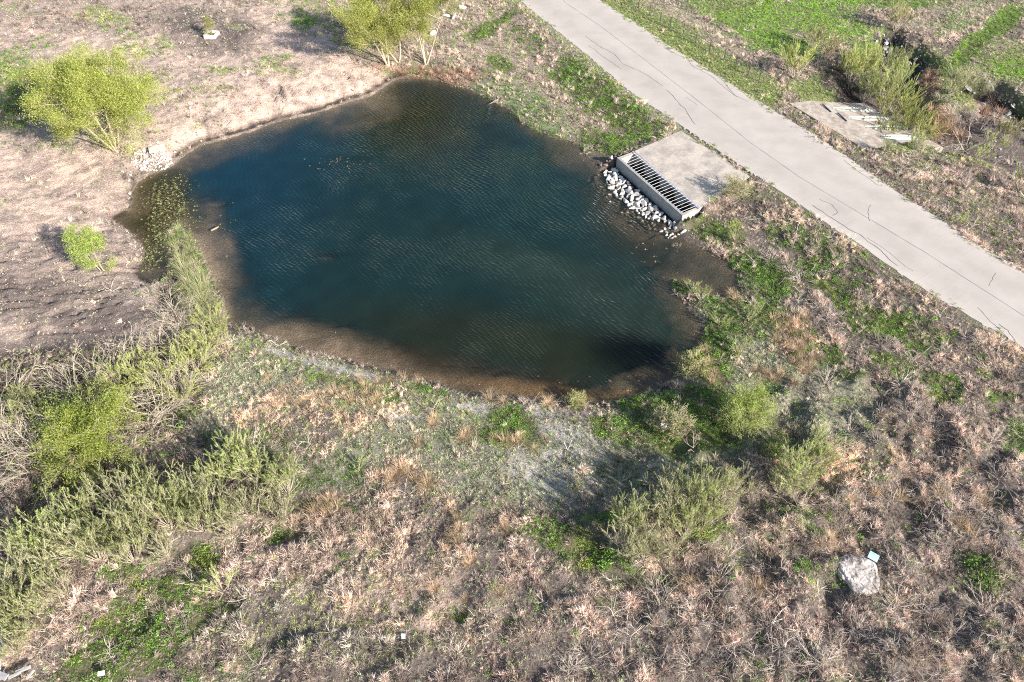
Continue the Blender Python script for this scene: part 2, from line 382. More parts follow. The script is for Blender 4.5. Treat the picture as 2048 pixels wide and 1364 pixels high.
# field beyond the road
paint(RIGHT * poly([(1100,-600),(1230,-40),(1420,90),(1560,175),(1660,150),(1740,70),(1860,100),(1930,150),(2050,200),(2300,330),(3600,600),(3600,-900)], 1.2, 2),
      'olive', 'tan', 'olive', d=.03, s=1.0, g=.2, t=.0)
for b, c in [((1560,15,170,26),'bright'),((1500,62,70,24,20),'bright'),((1480,40,90,22,15),'bright'),((1640,60,140,30,10),'bright'),((1700,8,170,12),'bright'),((1560,95,80,26,10),'bright'),
          ((1820,15,90,10),'green'),((2010,130,70,40,0),'olive'),((1990,60,26,80,48),'bright'),((1940,100,22,60,45),'bright'),((2040,150,60,22),'bright'),((1450,20,60,12),'olive'),((1930,40,60,24,-30),'grey')]:
    paint(blob(*b) * RIGHT, 'olive', short=c, s=1, g=.25, d=.0)
paint(blob(1985, 75, 18, 100, 49) * RIGHT, 'green', short='green', s=1, g=.9, d=0)
for b in [(1835,55,75,14,10),(1350,35,60,14,25),(1420,75,60,14,20),(1300,25,40,8,25),(1470,115,50,10,20),(1560,10,16,6),(1900,20,60,12,-10),(2000,100,40,20,-20),(1960,30,50,12,-20)]:
    paint(blob(*b, .8) if len(b) == 5 else blob(*b) * .6, 'pink', 'pink', d=.3, s=.6)
for g, ft in [(gully, 1.5), (gully2, .8), (gully3, .8)]:
    dg, _ = poly_dist(GX, GY, g)
    w = (1 - sstep(-ft, ft * .6, dg + (NP - .5) * 2.0)) * RIGHT
    paint(w, 'dark', 'brown', 'olive', d=.45, s=.15, t=.55, g=.05, p=.5) if g is gully else paint(w, 'black', 'brown', d=.05, s=.02, t=.05, g=.0, p=.8)
paint(blob(1880, 240, 50, 26, 30) * RIGHT, 'rust', 'rust', d=.9)
paint(blob(1980, 210, 60, 18, 30) * RIGHT, 'rust', 'rust', d=.6)
paint(blob(1860, 170, 16, 40, 0) * RIGHT, 'rust', 'rust', d=.6)
paint(blob(1690, 175, 60, 34, 20) * RIGHT, 'black', 'brown', d=.15, t=.3, s=.05)
paint(RIGHT * poly([(1560,175),(1540,260),(1620,340),(1850,520),(2300,850),(2400,500),(2050,350),(1850,320),(1720,310),(1600,210)], 1, 2), 'thatch', 'pink', 'olive', d=.9, s=.3, t=.35, g=.06)
# scattered weeds everywhere there is cover
sp = sstep(.66, .78, fbm(GX, GY, 2.6, 3, 41)) * sstep(.35, .7, LAY['d'] + LAY['s'])
paint(sp * .5, 'olive', short='green', g=.4, s=.5)
# wet margin, pond bed, road surroundings
under = Z < 0.0
wetm = (1 - sstep(.0, .26, Z + (NQ - .5) * .35)) * (~RIGHT)
soil = soil * (1 - .62 * wetm[..., None])
soil = np.where(((ds < 0.3) & under)[..., None], np.array((.22, .18, .135)) * (0.75 + 0.5 * NP[..., None]), soil)
lightbed = np.maximum(Blob(745, 228, 90, 34, -18, 0).w(GX, GY, NP, .8, .7), Blob(430, 500, 60, 150, 0, 0).w(GX, GY, NP, .8, .7) * .8)
lightbed = np.maximum(lightbed, Blob(660, 690, 240, 26, 14, 0).w(GX, GY, NP, .8, .7) * .7)[..., None] * under[..., None]
lightbed = lightbed * (.35 + .9 * sstep(.35, .6, fbm(GX, GY, 2.4, 4, 44)))[..., None]; lightbed = np.clip(lightbed, 0, 1)
soil = soil * (1 - lightbed) + np.array((.44, .35, .275)) * lightbed
orange = (Blob(1100, 775, 240, 22, 6, 0).w(GX, GY, NP, .8, .7) * under)[..., None]
soil = soil * (1 - orange) + np.array((.40, .27, .15)) * orange
wet_l = Blob(345, 300, 230, 40, -14, 0).w(GX, GY, NQ, 1.0, .6)
soil = soil * (0.82 + 0.36 * fbm(GX, GY, .6, 2, 51)[..., None])
block = (Z < 0.03) | ((fb < 3.2) & frontside & (~RIGHT) & (dt_ < 3.2)) | (d_rd < 0.12 - .75 * sstep(.52, .66, NQ)) | (dc < 0.12) | (d2 < 0.1) | ((dt_ < .5) & True)
for k in LAY: LAY[k] = np.where(block, 0, LAY[k])
LAY['p'] = np.maximum(LAY['p'], .9 * (1 - sstep(.25, .8, d_rd)) * (d_rd > -.3) * sstep(.4, .6, NQ) * (Z > .5))
LAY['p'] = np.where((Z < .03) & (Z > -.35) & (~RIGHT), .5 * sstep(.45, .65, NQ), LAY['p'])
soft_rd = sstep(-.5, .5, d_rd)
for k in ('t', 'd'): LAY[k] = LAY[k] * soft_rd

# ------------------------------------------------------------------ materials
def mat(name):
    m = bpy.data.materials.new(name); m.use_nodes = True
    nt = m.node_tree; nt.nodes.clear()
    return m, nt, nt.nodes.new('ShaderNodeOutputMaterial')
def node(nt, t, **kw):
    n = nt.nodes.new(t)
    for k, v in kw.items():
        if k in n.inputs.keys(): n.inputs[k].default_value = v
        else: setattr(n, k, v)
    return n
def L(nt, a, b): nt.links.new(a, b)
def noise_ramp(nt, scale, lo, hi, detail=4, coord='Object', a=.3, b=.7, rough=.6):
    tc = nt.nodes.new('ShaderNodeTexCoord')
    nz = node(nt, 'ShaderNodeTexNoise', Scale=scale, Detail=detail, Roughness=rough)
    L(nt, tc.outputs[coord], nz.inputs['Vector'])
    mr = node(nt, 'ShaderNodeMapRange')
    mr.inputs['From Min'].default_value = a; mr.inputs['From Max'].default_value = b
    mr.inputs['To Min'].default_value = lo; mr.inputs['To Max'].default_value = hi
    L(nt, nz.outputs['Fac'], mr.inputs['Value'])
    return mr.outputs['Result'], nz.outputs['Fac']
def scale_col(nt, col, fac):
    vm = node(nt, 'ShaderNodeVectorMath', operation='SCALE')
    if isinstance(col, tuple): vm.inputs[0].default_value = col[:3]
    else: L(nt, col, vm.inputs[0])
    L(nt, fac, vm.inputs['Scale'])
    return vm.outputs[0]

def ground_material():
    m, nt, out = mat('soil and thatch')
    at = node(nt, 'ShaderNodeAttribute', attribute_name='Col')
    f1, n1 = noise_ramp(nt, 6.0, .60, 1.36, 9, rough=.72)
    f2, n2 = noise_ramp(nt, 1.7, .85, 1.15, 3)
    tc = nt.nodes.new('ShaderNodeTexCoord')
    vo = node(nt, 'ShaderNodeTexVoronoi', Scale=7.0); L(nt, tc.outputs['Object'], vo.inputs['Vector'])
    vr = node(nt, 'ShaderNodeMapRange'); vr.inputs['From Min'].default_value = .05; vr.inputs['From Max'].default_value = .3
    vr.inputs['To Min'].default_value = 1.35; vr.inputs['To Max'].default_value = .95
    L(nt, vo.outputs['Distance'], vr.inputs['Value'])
    c = scale_col(nt, scale_col(nt, scale_col(nt, at.outputs['Color'], f1), f2), vr.outputs['Result'])
    b = node(nt, 'ShaderNodeBsdfPrincipled', Roughness=.95)
    b.inputs['Specular IOR Level'].default_value = .15
    L(nt, c, b.inputs['Base Color'])
    bp = node(nt, 'ShaderNodeBump', Strength=1.0, Distance=.14); L(nt, n1, bp.inputs['Height'])
    bp2 = node(nt, 'ShaderNodeBump', Strength=.6, Distance=.05, invert=True); L(nt, vo.outputs['Distance'], bp2.inputs['Height']); L(nt, bp.outputs[0], bp2.inputs['Normal'])
    L(nt, bp2.outputs[0], b.inputs['Normal']); L(nt, b.outputs[0], out.inputs['Surface'])
    return m
def tint_material(name, transl=.3, var=.35, rough=.85):
    """plant matter: colour comes with each plant (attribute 'tint' of the scattered plant)"""
    m, nt, out = mat(name)
    at = node(nt, 'ShaderNodeAttribute', attribute_name='tint', attribute_type='INSTANCER')
    oi = nt.nodes.new('ShaderNodeObjectInfo')
    mr = node(nt, 'ShaderNodeMapRange'); mr.inputs['To Min'].default_value = 1 - var; mr.inputs['To Max'].default_value = 1 + var
    L(nt, oi.outputs['Random'], mr.inputs['Value'])
    bl = node(nt, 'ShaderNodeAttribute', attribute_name='shade')
    c = scale_col(nt, scale_col(nt, at.outputs['Color'], mr.outputs['Result']), bl.outputs['Fac'])
    b = node(nt, 'ShaderNodeBsdfDiffuse'); L(nt, c, b.inputs['Color'])
    t = nt.nodes.new('ShaderNodeBsdfTranslucent'); L(nt, c, t.inputs['Color'])
    mx = nt.nodes.new('ShaderNodeMixShader'); mx.inputs[0].default_value = transl
    L(nt, b.outputs[0], mx.inputs[1]); L(nt, t.outputs[0], mx.inputs[2]); L(nt, mx.outputs[0], out.inputs['Surface'])
    return m
def leaf_material(name, col, col2, transl=.35, vary=.25):
    m, nt, out = mat(name)
    bl = node(nt, 'ShaderNodeAttribute', attribute_name='shade')
    oi = nt.nodes.new('ShaderNodeObjectInfo')
    mixc = node(nt, 'ShaderNodeMix', data_type='RGBA'); mixc.inputs[6].default_value = col + (1,); mixc.inputs[7].default_value = col2 + (1,)
    f, _ = noise_ramp(nt, 1.3, 0, 1, 2)
    L(nt, f, mixc.inputs[0])
    mr = node(nt, 'ShaderNodeMapRange'); mr.inputs['To Min'].default_value = 1 - vary; mr.inputs['To Max'].default_value = 1 + vary
    L(nt, oi.outputs['Random'], mr.inputs['Value'])
    c = scale_col(nt, scale_col(nt, mixc.outputs[2], bl.outputs['Fac']), mr.outputs['Result'])
    b = node(nt, 'ShaderNodeBsdfDiffuse'); L(nt, c, b.inputs['Color'])
    t = nt.nodes.new('ShaderNodeBsdfTranslucent'); L(nt, c, t.inputs['Color'])
    mx = nt.nodes.new('ShaderNodeMixShader'); mx.inputs[0].default_value = transl
    L(nt, b.outputs[0], mx.inputs[1]); L(nt, t.outputs[0], mx.inputs[2]); L(nt, mx.outputs[0], out.inputs['Surface'])
    return m
def simple(name, col, lo=.8, hi=1.2, scale=6, rough=.85, metal=0, bump=.0, bscale=20, detail=5, spec=.3, c2=None, s2=1.2, use_shade=False):
    m, nt, out = mat(name)
    f, n = noise_ramp(nt, scale, lo, hi, detail)
    b = node(nt, 'ShaderNodeBsdfPrincipled', Roughness=rough, Metallic=metal)
    b.inputs['Specular IOR Level'].default_value = spec
    src = col
    if c2:
        mixc = node(nt, 'ShaderNodeMix', data_type='RGBA'); mixc.inputs[6].default_value = col + (1,); mixc.inputs[7].default_value = c2 + (1,)
        g, _ = noise_ramp(nt, s2, 0, 1, 5, a=.42, b=.62)
        L(nt, g, mixc.inputs[0]); src = mixc.outputs[2]
    cc = scale_col(nt, src, f)
    if use_shade:
        ash = node(nt, 'ShaderNodeAttribute', attribute_name='shade'); cc = scale_col(nt, cc, ash.outputs['Fac'])
    L(nt, cc, b.inputs['Base Color'])
    if bump:
        _, n2 = noise_ramp(nt, bscale, 0, 1, 6)
        bp = node(nt, 'ShaderNodeBump', Strength=bump, Distance=.04); L(nt, n2, bp.inputs['Height']); L(nt, bp.outputs[0], b.inputs['Normal'])
    L(nt, b.outputs[0], out.inputs['Surface'])
    return m

# ------------------------------------------------------------------ mesh helpers
def tag(o, label=None, cat=None, group=None, kind=None):
    if label: o['label'] = label
    if cat: o['category'] = cat
    if group: o['group'] = group
    if kind: o['kind'] = kind
    return o
def mesh_np(name, V, F, m=None, shade=None, smooth=False):
    """V (n,3), F list of index arrays each (k, sides)"""
    me = bpy.data.meshes.new(name)
    V = np.ascontiguousarray(V, dtype=np.float32)
    if not isinstance(F, list): F = [F]
    F = [np.asarray(f, dtype=np.int32) for f in F if len(f)]
    nl = sum(f.size for f in F); nf = sum(len(f) for f in F)
    me.vertices.add(len(V)); me.vertices.foreach_set('co', V.ravel())
    me.loops.add(nl); me.polygons.add(nf)
    me.loops.foreach_set('vertex_index', np.concatenate([f.ravel() for f in F]))
    starts = []; s = 0
    for f in F:
        starts.append(s + np.arange(len(f)) * f.shape[1]); s += f.size
    me.polygons.foreach_set('loop_start', np.concatenate(starts).astype(np.int32))
    me.polygons.foreach_set('use_smooth', np.full(nf, bool(smooth)))
    me.update(calc_edges=True)
    if shade is not None:
        a = me.attributes.new('shade', 'FLOAT', 'POINT'); a.data.foreach_set('value', np.asarray(shade, np.float32))
    if m: me.materials.append(m)
    return me
def obj(name, me, parent=None, loc=(0, 0, 0), rot=(0, 0, 0), sc=(1, 1, 1)):
    o = bpy.data.objects.new(name, me)
    scene.collection.objects.link(o)
    o.parent = parent; o.location = loc; o.rotation_euler = rot
    o.scale = (sc, sc, sc) if isinstance(sc, (int, float)) else sc
    return o
class MB:
    """collects vertices and faces of one mesh"""
    def __init__(s): s.V = []; s.F3 = []; s.F4 = []; s.S = []; s.n = 0
    def add(s, V, F, shade=1.0):
        V = np.asarray(V, float); F = np.asarray(F, int)
        s.V.append(V); (s.F4 if F.shape[1] == 4 else s.F3).append(F + s.n); s.n += len(V)
        s.S.append(np.full(len(V), shade) if np.isscalar(shade) else np.asarray(shade))
        return s
    def box(s, c, dims, ax=(1, 0), tilt=0):
        ax = np.array(ax, float); ax /= np.linalg.norm(ax); ay = np.array([-ax[1], ax[0]])
        v = []
        for sx in (-.5, .5):
            for sy in (-.5, .5):
                for sz in (-.5, .5):
                    p = np.array(c[:2]) + ax * sx * dims[0] + ay * sy * dims[1]
                    v.append((p[0], p[1], c[2] + sz * dims[2]))
        return s.add(v, [(0,1,3,2),(4,6,7,5),(0,4,5,1),(2,3,7,6),(0,2,6,4),(1,5,7,3)])
    def hexa(s, v):
        return s.add(v, [(0,3,2,1),(4,5,6,7),(0,1,5,4),(1,2,6,5),(2,3,7,6),(3,0,4,7)])
    def tube(s, pts, radii, sides=4, shade=1.0, cap=False):
        pts = np.asarray(pts, float); n = len(pts)
        radii = np.broadcast_to(np.asarray(radii, float), (n,))
        T = np.gradient(pts, axis=0); T /= (np.linalg.norm(T, axis=1, keepdims=True) + 1e-9)
        up = np.array([0.31, 0.17, 0.93]) if abs(T[0, 2]) < .9 else np.array([1., .1, 0])
        A = np.cross(T, up); A /= (np.linalg.norm(A, axis=1, keepdims=True) + 1e-9); B = np.cross(T, A)
        an = np.arange(sides) * 2 * math.pi / sides
        V = pts[:, None, :] + radii[:, None, None] * (A[:, None, :] * np.cos(an)[None, :, None] + B[:, None, :] * np.sin(an)[None, :, None])
        i = np.arange(n - 1)[:, None] * sides; k = np.arange(sides)[None, :]; k2 = (k + 1) % sides
        F = np.stack([i + k, i + k2, i + sides + k2, i + sides + k], -1).reshape(-1, 4)
        s.add(V.reshape(-1, 3), F, shade)
        if cap:
            c = np.concatenate([V[-1], [pts[-1]]]); s.add(c, [(k_, (k_ + 1) % sides, sides) for k_ in range(sides)], shade)
            c = np.concatenate([V[0], [pts[0]]]); s.add(c, [((k_ + 1) % sides, k_, sides) for k_ in range(sides)], shade)
        return s
    def blades(s, base, tip, width, shade, bend=None):
        """flat narrow quads base->tip (two segments when bend is given)"""
        base = np.asarray(base, float); tip = np.asarray(tip, float); n = len(base)
        d = tip - base
        r = rngB.normal(size=(n, 3)); w = np.cross(d, r); w /= (np.linalg.norm(w, axis=1, keepdims=True) + 1e-9)
        w = w * (np.broadcast_to(width, (n,))[:, None] * .5)
        if bend is None:
            mid = base + d * .45
            V = np.stack([base - w * .5, mid - w, tip, mid + w], 1).reshape(-1, 3)
            F = np.arange(4 * n).reshape(n, 4); sh_ = np.repeat(shade, 4) if not np.isscalar(shade) else shade
            s.add(V, F, sh_)
        else:
            m1 = base + d * .5 + bend
            V = np.stack([base - w, base + w, m1 + w * .8, m1 - w * .8, tip], 1).reshape(-1, 3)
            i = np.arange(n)[:, None] * 5
            s.V.append(V); s.S.append(np.repeat(shade, 5) if not np.isscalar(shade) else np.full(5 * n, shade))
            s.F4.append(s.n + i + np.array([0, 1, 2, 3])); s.F3.append(s.n + i + np.array([3, 2, 4])); s.n += 5 * n
        return s
    def mesh(s, name, m=None, smooth=False):
        F = []
        if s.F3: F.append(np.concatenate(s.F3))
        if s.F4: F.append(np.concatenate(s.F4))
        return mesh_np(name, np.concatenate(s.V), F, m, np.concatenate(s.S), smooth)
rngB = np.random.default_rng(11)

# ------------------------------------------------------------------ ground
M_ground = ground_material()
ny, nx = GX.shape
idx = np.arange(ny * nx).reshape(ny, nx)
Fg = np.stack([idx[:-1, :-1], idx[:-1, 1:], idx[1:, 1:], idx[1:, :-1]], -1).reshape(-1, 4)
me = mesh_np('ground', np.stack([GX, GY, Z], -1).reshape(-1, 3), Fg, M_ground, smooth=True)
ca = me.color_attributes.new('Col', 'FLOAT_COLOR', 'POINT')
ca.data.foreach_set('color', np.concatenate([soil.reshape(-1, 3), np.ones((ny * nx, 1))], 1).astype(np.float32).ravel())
tag(obj('ground', me), kind='structure')

# ------------------------------------------------------------------ water
def water_material():
    m, nt, out = mat('pond water')
    at = node(nt, 'ShaderNodeAttribute', attribute_name='body_reflect')
    mk = node(nt, 'ShaderNodeAttribute', attribute_name='murk')
    rp = node(nt, 'ShaderNodeAttribute', attribute_name='ripple')
    tc = nt.nodes.new('ShaderNodeTexCoord')
    # wind ripples: stretched noise, warped by a broad noise
    nw = node(nt, 'ShaderNodeTexNoise', Scale=.07, Detail=2.0); L(nt, tc.outputs['Object'], nw.inputs['Vector'])
    vm = node(nt, 'ShaderNodeVectorMath', operation='MULTIPLY_ADD'); L(nt, nw.outputs['Color'], vm.inputs[0])
    vm.inputs[1].default_value = (5, 5, 0); L(nt, tc.outputs['Object'], vm.inputs[2])
    hs = []
    for rotz, sc_, dist, dsc in ((-41, 1.05, 3.5, 1.1), (-27, .70, 4.0, .8), (-58, 1.9, 3.0, 2.0)):
        mp = node(nt, 'ShaderNodeMapping'); mp.inputs['Rotation'].default_value = (0, 0, math.radians(rotz))
        L(nt, vm.outputs[0], mp.inputs['Vector'])
        wv_ = node(nt, 'ShaderNodeTexWave'); wv_.wave_type = 'BANDS'; wv_.bands_direction = 'X'
        wv_.inputs['Scale'].default_value = sc_; wv_.inputs['Distortion'].default_value = dist; wv_.inputs['Detail'].default_value = 2.0; wv_.inputs['Detail Scale'].default_value = dsc
        L(nt, mp.outputs[0], wv_.inputs['Vector'])
        pw = node(nt, 'ShaderNodeMath', operation='POWER'); L(nt, wv_.outputs['Fac'], pw.inputs[0]); pw.inputs[1].default_value = 1.8
        hs.append(pw.outputs[0])
    nz = node(nt, 'ShaderNodeTexNoise', Scale=.45, Detail=3.0); L(nt, tc.outputs['Object'], nz.inputs['Vector'])
    gate = node(nt, 'ShaderNodeMapRange'); gate.inputs['From Min'].default_value = .38; gate.inputs['From Max'].default_value = .62; gate.inputs['To Min'].default_value = .25
    L(nt, nz.outputs['Fac'], gate.inputs['Value'])
    s0 = node(nt, 'ShaderNodeMath', operation='MULTIPLY'); L(nt, hs[0], s0.inputs[0]); L(nt, gate.outputs['Result'], s0.inputs[1])
    s1 = node(nt, 'ShaderNodeMath', operation='MULTIPLY_ADD'); L(nt, hs[1], s1.inputs[0]); s1.inputs[1].default_value = .8; L(nt, s0.outputs[0], s1.inputs[2])
    s2 = node(nt, 'ShaderNodeMath', operation='MULTIPLY_ADD'); L(nt, hs[2], s2.inputs[0]); s2.inputs[1].default_value = .3; L(nt, s1.outputs[0], s2.inputs[2])
    bp = node(nt, 'ShaderNodeBump', Distance=.030); L(nt, s2.outputs[0], bp.inputs['Height']); L(nt, rp.outputs['Fac'], bp.inputs['Strength'])
    tr = node(nt, 'ShaderNodeBsdfTransparent', Color=(.90, .86, .78, 1))
    df = nt.nodes.new('ShaderNodeBsdfDiffuse')
    L(nt, at.outputs['Color'], df.inputs['Color'])
    mx = nt.nodes.new('ShaderNodeMixShader'); L(nt, mk.outputs['Fac'], mx.inputs[0]); L(nt, tr.outputs[0], mx.inputs[1]); L(nt, df.outputs[0], mx.inputs[2])
    gl = node(nt, 'ShaderNodeBsdfGlossy', Roughness=.06); L(nt, bp.outputs[0], gl.inputs['Normal'])
    fr = node(nt, 'ShaderNodeFresnel', IOR=1.36); L(nt, bp.outputs[0], fr.inputs['Normal'])
    m2 = nt.nodes.new('ShaderNodeMixShader'); ge = nt.nodes.new('ShaderNodeNewGeometry'); ib = node(nt, 'ShaderNodeMath', operation='SUBTRACT'); ib.inputs[0].default_value = 1; L(nt, ge.outputs['Backfacing'], ib.inputs[1])
    fm_ = node(nt, 'ShaderNodeMath', operation='MULTIPLY'); L(nt, fr.outputs[0], fm_.inputs[0]); L(nt, ib.outputs[0], fm_.inputs[1]); L(nt, fm_.outputs[0], m2.inputs[0]); L(nt, mx.outputs[0], m2.inputs[1]); L(nt, gl.outputs[0], m2.inputs[2])
    L(nt, m2.outputs[0], out.inputs['Surface'])
    return m
wx = np.arange(-46, 32, .3); wy = np.arange(24, 86, .3)
WX, WY = np.meshgrid(wx, wy)
gz = ground_z(WX, WY)
dep = np.maximum(-gz, 0)
wn_ = fbm(WX, WY, 6, 3, 61); wn2 = fbm(WX, WY, 1.5, 3, 62)
murk = 1 - np.exp(-dep * (2.3 + 2.4 * (wn2 - .5)) - .14)
def wb(*a): return Blob(*a, z=0).w(WX, WY, wn_, 1.4, .5)[..., None]
body_reflect = np.empty(WX.shape + (3,)); body_reflect[:] = (.010, .036, .034)  # water tone with sky blue and the dark tree reflection painted in
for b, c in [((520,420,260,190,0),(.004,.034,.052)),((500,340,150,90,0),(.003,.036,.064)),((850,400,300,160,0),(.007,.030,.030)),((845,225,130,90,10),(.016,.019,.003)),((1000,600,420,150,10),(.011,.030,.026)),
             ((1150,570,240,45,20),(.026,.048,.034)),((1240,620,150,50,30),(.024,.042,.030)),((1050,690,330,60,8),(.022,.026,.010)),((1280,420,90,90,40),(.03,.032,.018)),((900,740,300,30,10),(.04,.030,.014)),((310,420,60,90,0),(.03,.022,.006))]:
    w = wb(*b) * (.97 if b[1] == 225 else .85); body_reflect = body_reflect * (1 - w) + np.array(c) * w
shadow_patch = wb(1265, 705, 75, 38, 12)  # black shadow on the water, painted into its colour and murk
body_reflect = body_reflect * (1 - shadow_patch) + np.array((.003, .005, .003)) * shadow_patch
murk = np.maximum(murk, shadow_patch[..., 0] * .95)
body_reflect = body_reflect * (.8 + .4 * wn2[..., None]) * .62
ripple = .45 + .55 * np.clip(Blob(1000, 480, 430, 340, 0, 0).w(WX, WY, wn_, 1.2, .4) + .6 * Blob(900, 220, 200, 90, 10, 0).w(WX, WY, wn_, 1.2, .4), 0, 1)
ripple = ripple * (.45 + 1.0 * sstep(.3, .65, wn_)) * (.35 + .65 * sstep(0, .25, dep)) * (.55 + .9 * wn2)
dww, _ = poly_dist(WX, WY, shore)
keep = ((dww < 2.0) | (gz < .02))
nyw, nxw = WX.shape; idw = np.arange(nyw * nxw).reshape(nyw, nxw)
kq = keep[:-1, :-1] & keep[1:, 1:] & keep[1:, :-1] & keep[:-1, 1:]
Fw = np.stack([idw[:-1, :-1], idw[:-1, 1:], idw[1:, 1:], idw[1:, :-1]], -1)[kq]
# the trench of the culvert and everything beyond the road stay dry
cen = np.stack([WX.ravel()[Fw].mean(1), WY.ravel()[Fw].mean(1)], 1)
dtr, _ = poly_dist(cen[:, 0], cen[:, 1], culv_poly); drr, _ = poly_dist(cen[:, 0], cen[:, 1], road_poly)
Fw = Fw[(drr > 0.5)]
used = np.unique(Fw); remap = -np.ones(nyw * nxw, int); remap[used] = np.arange(len(used))
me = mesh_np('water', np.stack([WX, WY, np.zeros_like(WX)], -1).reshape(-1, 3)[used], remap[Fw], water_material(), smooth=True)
ca = me.color_attributes.new('body_reflect', 'FLOAT_COLOR', 'POINT')
ca.data.foreach_set('color', np.concatenate([body_reflect.reshape(-1, 3), np.ones((nyw * nxw, 1))], 1)[used].astype(np.float32).ravel())
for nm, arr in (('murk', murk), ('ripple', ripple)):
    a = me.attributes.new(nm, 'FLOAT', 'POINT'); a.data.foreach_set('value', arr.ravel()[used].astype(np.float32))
tag(obj('water', me), kind='structure')
# ------------------------------------------------------------------ road, cracks, kerbless edges
M_road = simple('worn pale asphalt', (.455, .41, .365), .95, 1.04, 22, .95, bump=.0, c2=(.42, .378, .335), s2=.5, spec=.1, use_shade=True)
M_crack = simple('tar crack filler', (.12, .11, .11), .8, 1.2, 8, .7)
M_joint = simple('road joint', (.20, .19, .19), .8, 1.2, 8, .8)
def arc(pl, step):
    seg = np.linalg.norm(np.diff(pl, axis=0), axis=1); s = np.concatenate([[0], np.cumsum(seg)])
    q = np.arange(0, s[-1], step); return np.stack([np.interp(q, s, pl[:, 0]), np.interp(q, s, pl[:, 1])], 1), q
def smooth_line(pl, step, k=9):
    p, q = arc(pl, step)
    ker = np.ones(k) / k
    pp = np.pad(p, ((k // 2, k // 2), (0, 0)), mode='edge')
    return np.stack([np.convolve(pp[:, i], ker, 'valid') for i in (0, 1)], 1)
eL = smooth_line(roadL, .3, 25)
ctrR = smooth_line(roadR, .3, 25)
n_ = min(len(eL), len(ctrR))
qi = np.linspace(0, 1, 1500)
def resamp(p): t = np.linspace(0, 1, len(p)); return np.stack([np.interp(qi, t, p[:, 0]), np.interp(qi, t, p[:, 1])], 1)
eL = resamp(eL); eR = resamp(ctrR)
across = eR - eL; wdt = np.linalg.norm(across, axis=1, keepdims=True); across /= wdt
jl = ((fbm(eL[:, 0], eL[:, 1], 3.2, 5, 71) - .5)[:, None] * .45 + (vnoise(eL[:, 0] * 4, eL[:, 1] * 4) > .7)[:, None] * .12)
jr = ((fbm(eR[:, 0], eR[:, 1], 3.2, 5, 72) - .5)[:, None] * .45 + (vnoise(eR[:, 0] * 4, eR[:, 1] * 4) > .7)[:, None] * .12)
eLj = eL - across * jl; eRj = eR + across * jr
V = []; nc = 25
for i, t in enumerate(np.linspace(0, 1, nc)):
    p = eLj * (1 - t) + eRj * t
    crown = 0.05 * (1 - (2 * t - 1) ** 2)
    V.append(np.concatenate([p, np.full((len(p), 1), ROAD_Z + crown)], 1))
V.insert(0, np.concatenate([eLj - across * .05, np.full((len(eLj), 1), ROAD_Z - .22)], 1))
V.append(np.concatenate([eRj + across * .05, np.full((len(eRj), 1), ROAD_Z - .22)], 1))
V = np.stack(V, 1); nr, ncc = V.shape[:2]; ii = np.arange(nr * ncc).reshape(nr, ncc)
Fr = np.stack([ii[:-1, :-1], ii[:-1, 1:], ii[1:, 1:], ii[1:, :-1]], -1).reshape(-1, 4)
tt_ = np.concatenate([[0], np.linspace(0, 1, nc), [1]])
wear = (1 - .075 * (np.exp(-((tt_ - .25) / .13) ** 2) + np.exp(-((tt_ - .72) / .13) ** 2)))[None, :] * (.95 + .10 * fbm(V[:, :, 0], V[:, :, 1], 5, 4, 88)) * (1 - .05 * sstep(.50, .75, fbm(V[:, :, 0], V[:, :, 1], 2.2, 4, 89)))
edge_d = np.minimum(tt_, 1 - tt_)[None, :]; wear = wear * (1 + .05 * (edge_d < .08))
wear = wear.reshape(-1)
road = tag(obj('road', mesh_np('road', V.reshape(-1, 3), Fr, M_road, shade=wear)), kind='structure')
def road_z(x, y):
    d1, _ = poly_dist(x, y, eL, False); d2_, _ = poly_dist(x, y, eR, False)
    t = d1 / (d1 + d2_ + 1e-6); return ROAD_Z + .05 * (1 - (2 * t - 1) ** 2)
def ribbon(name, px, width, m, wig=.10, parent=None, seed=0):
    p, q = arc(PL(px, ROAD_Z + .03), .25)
    if len(p) < 3: return
    T = np.gradient(p, axis=0); T /= np.linalg.norm(T, axis=1, keepdims=True); Nn = np.stack([-T[:, 1], T[:, 0]], 1)
    p = p + Nn * ((fbm(q, q * 0 + seed, .9, 3, 5) - .5)[:, None] * wig * 4)
    wv = width * (.6 + .8 * vnoise(q * 2.1, q * 0 + seed))[:, None] * .5
    a = p - Nn * wv; b = p + Nn * wv
    zz = road_z(p[:, 0], p[:, 1])[:, None] + .006
    Vv = np.concatenate([np.concatenate([a, zz], 1), np.concatenate([b, zz], 1)]); n = len(p); i = np.arange(n - 1)
    o = obj(name, mesh_np(name, Vv, np.stack([i, i + 1, i + 1 + n, i + n], 1), m), parent)
    return o
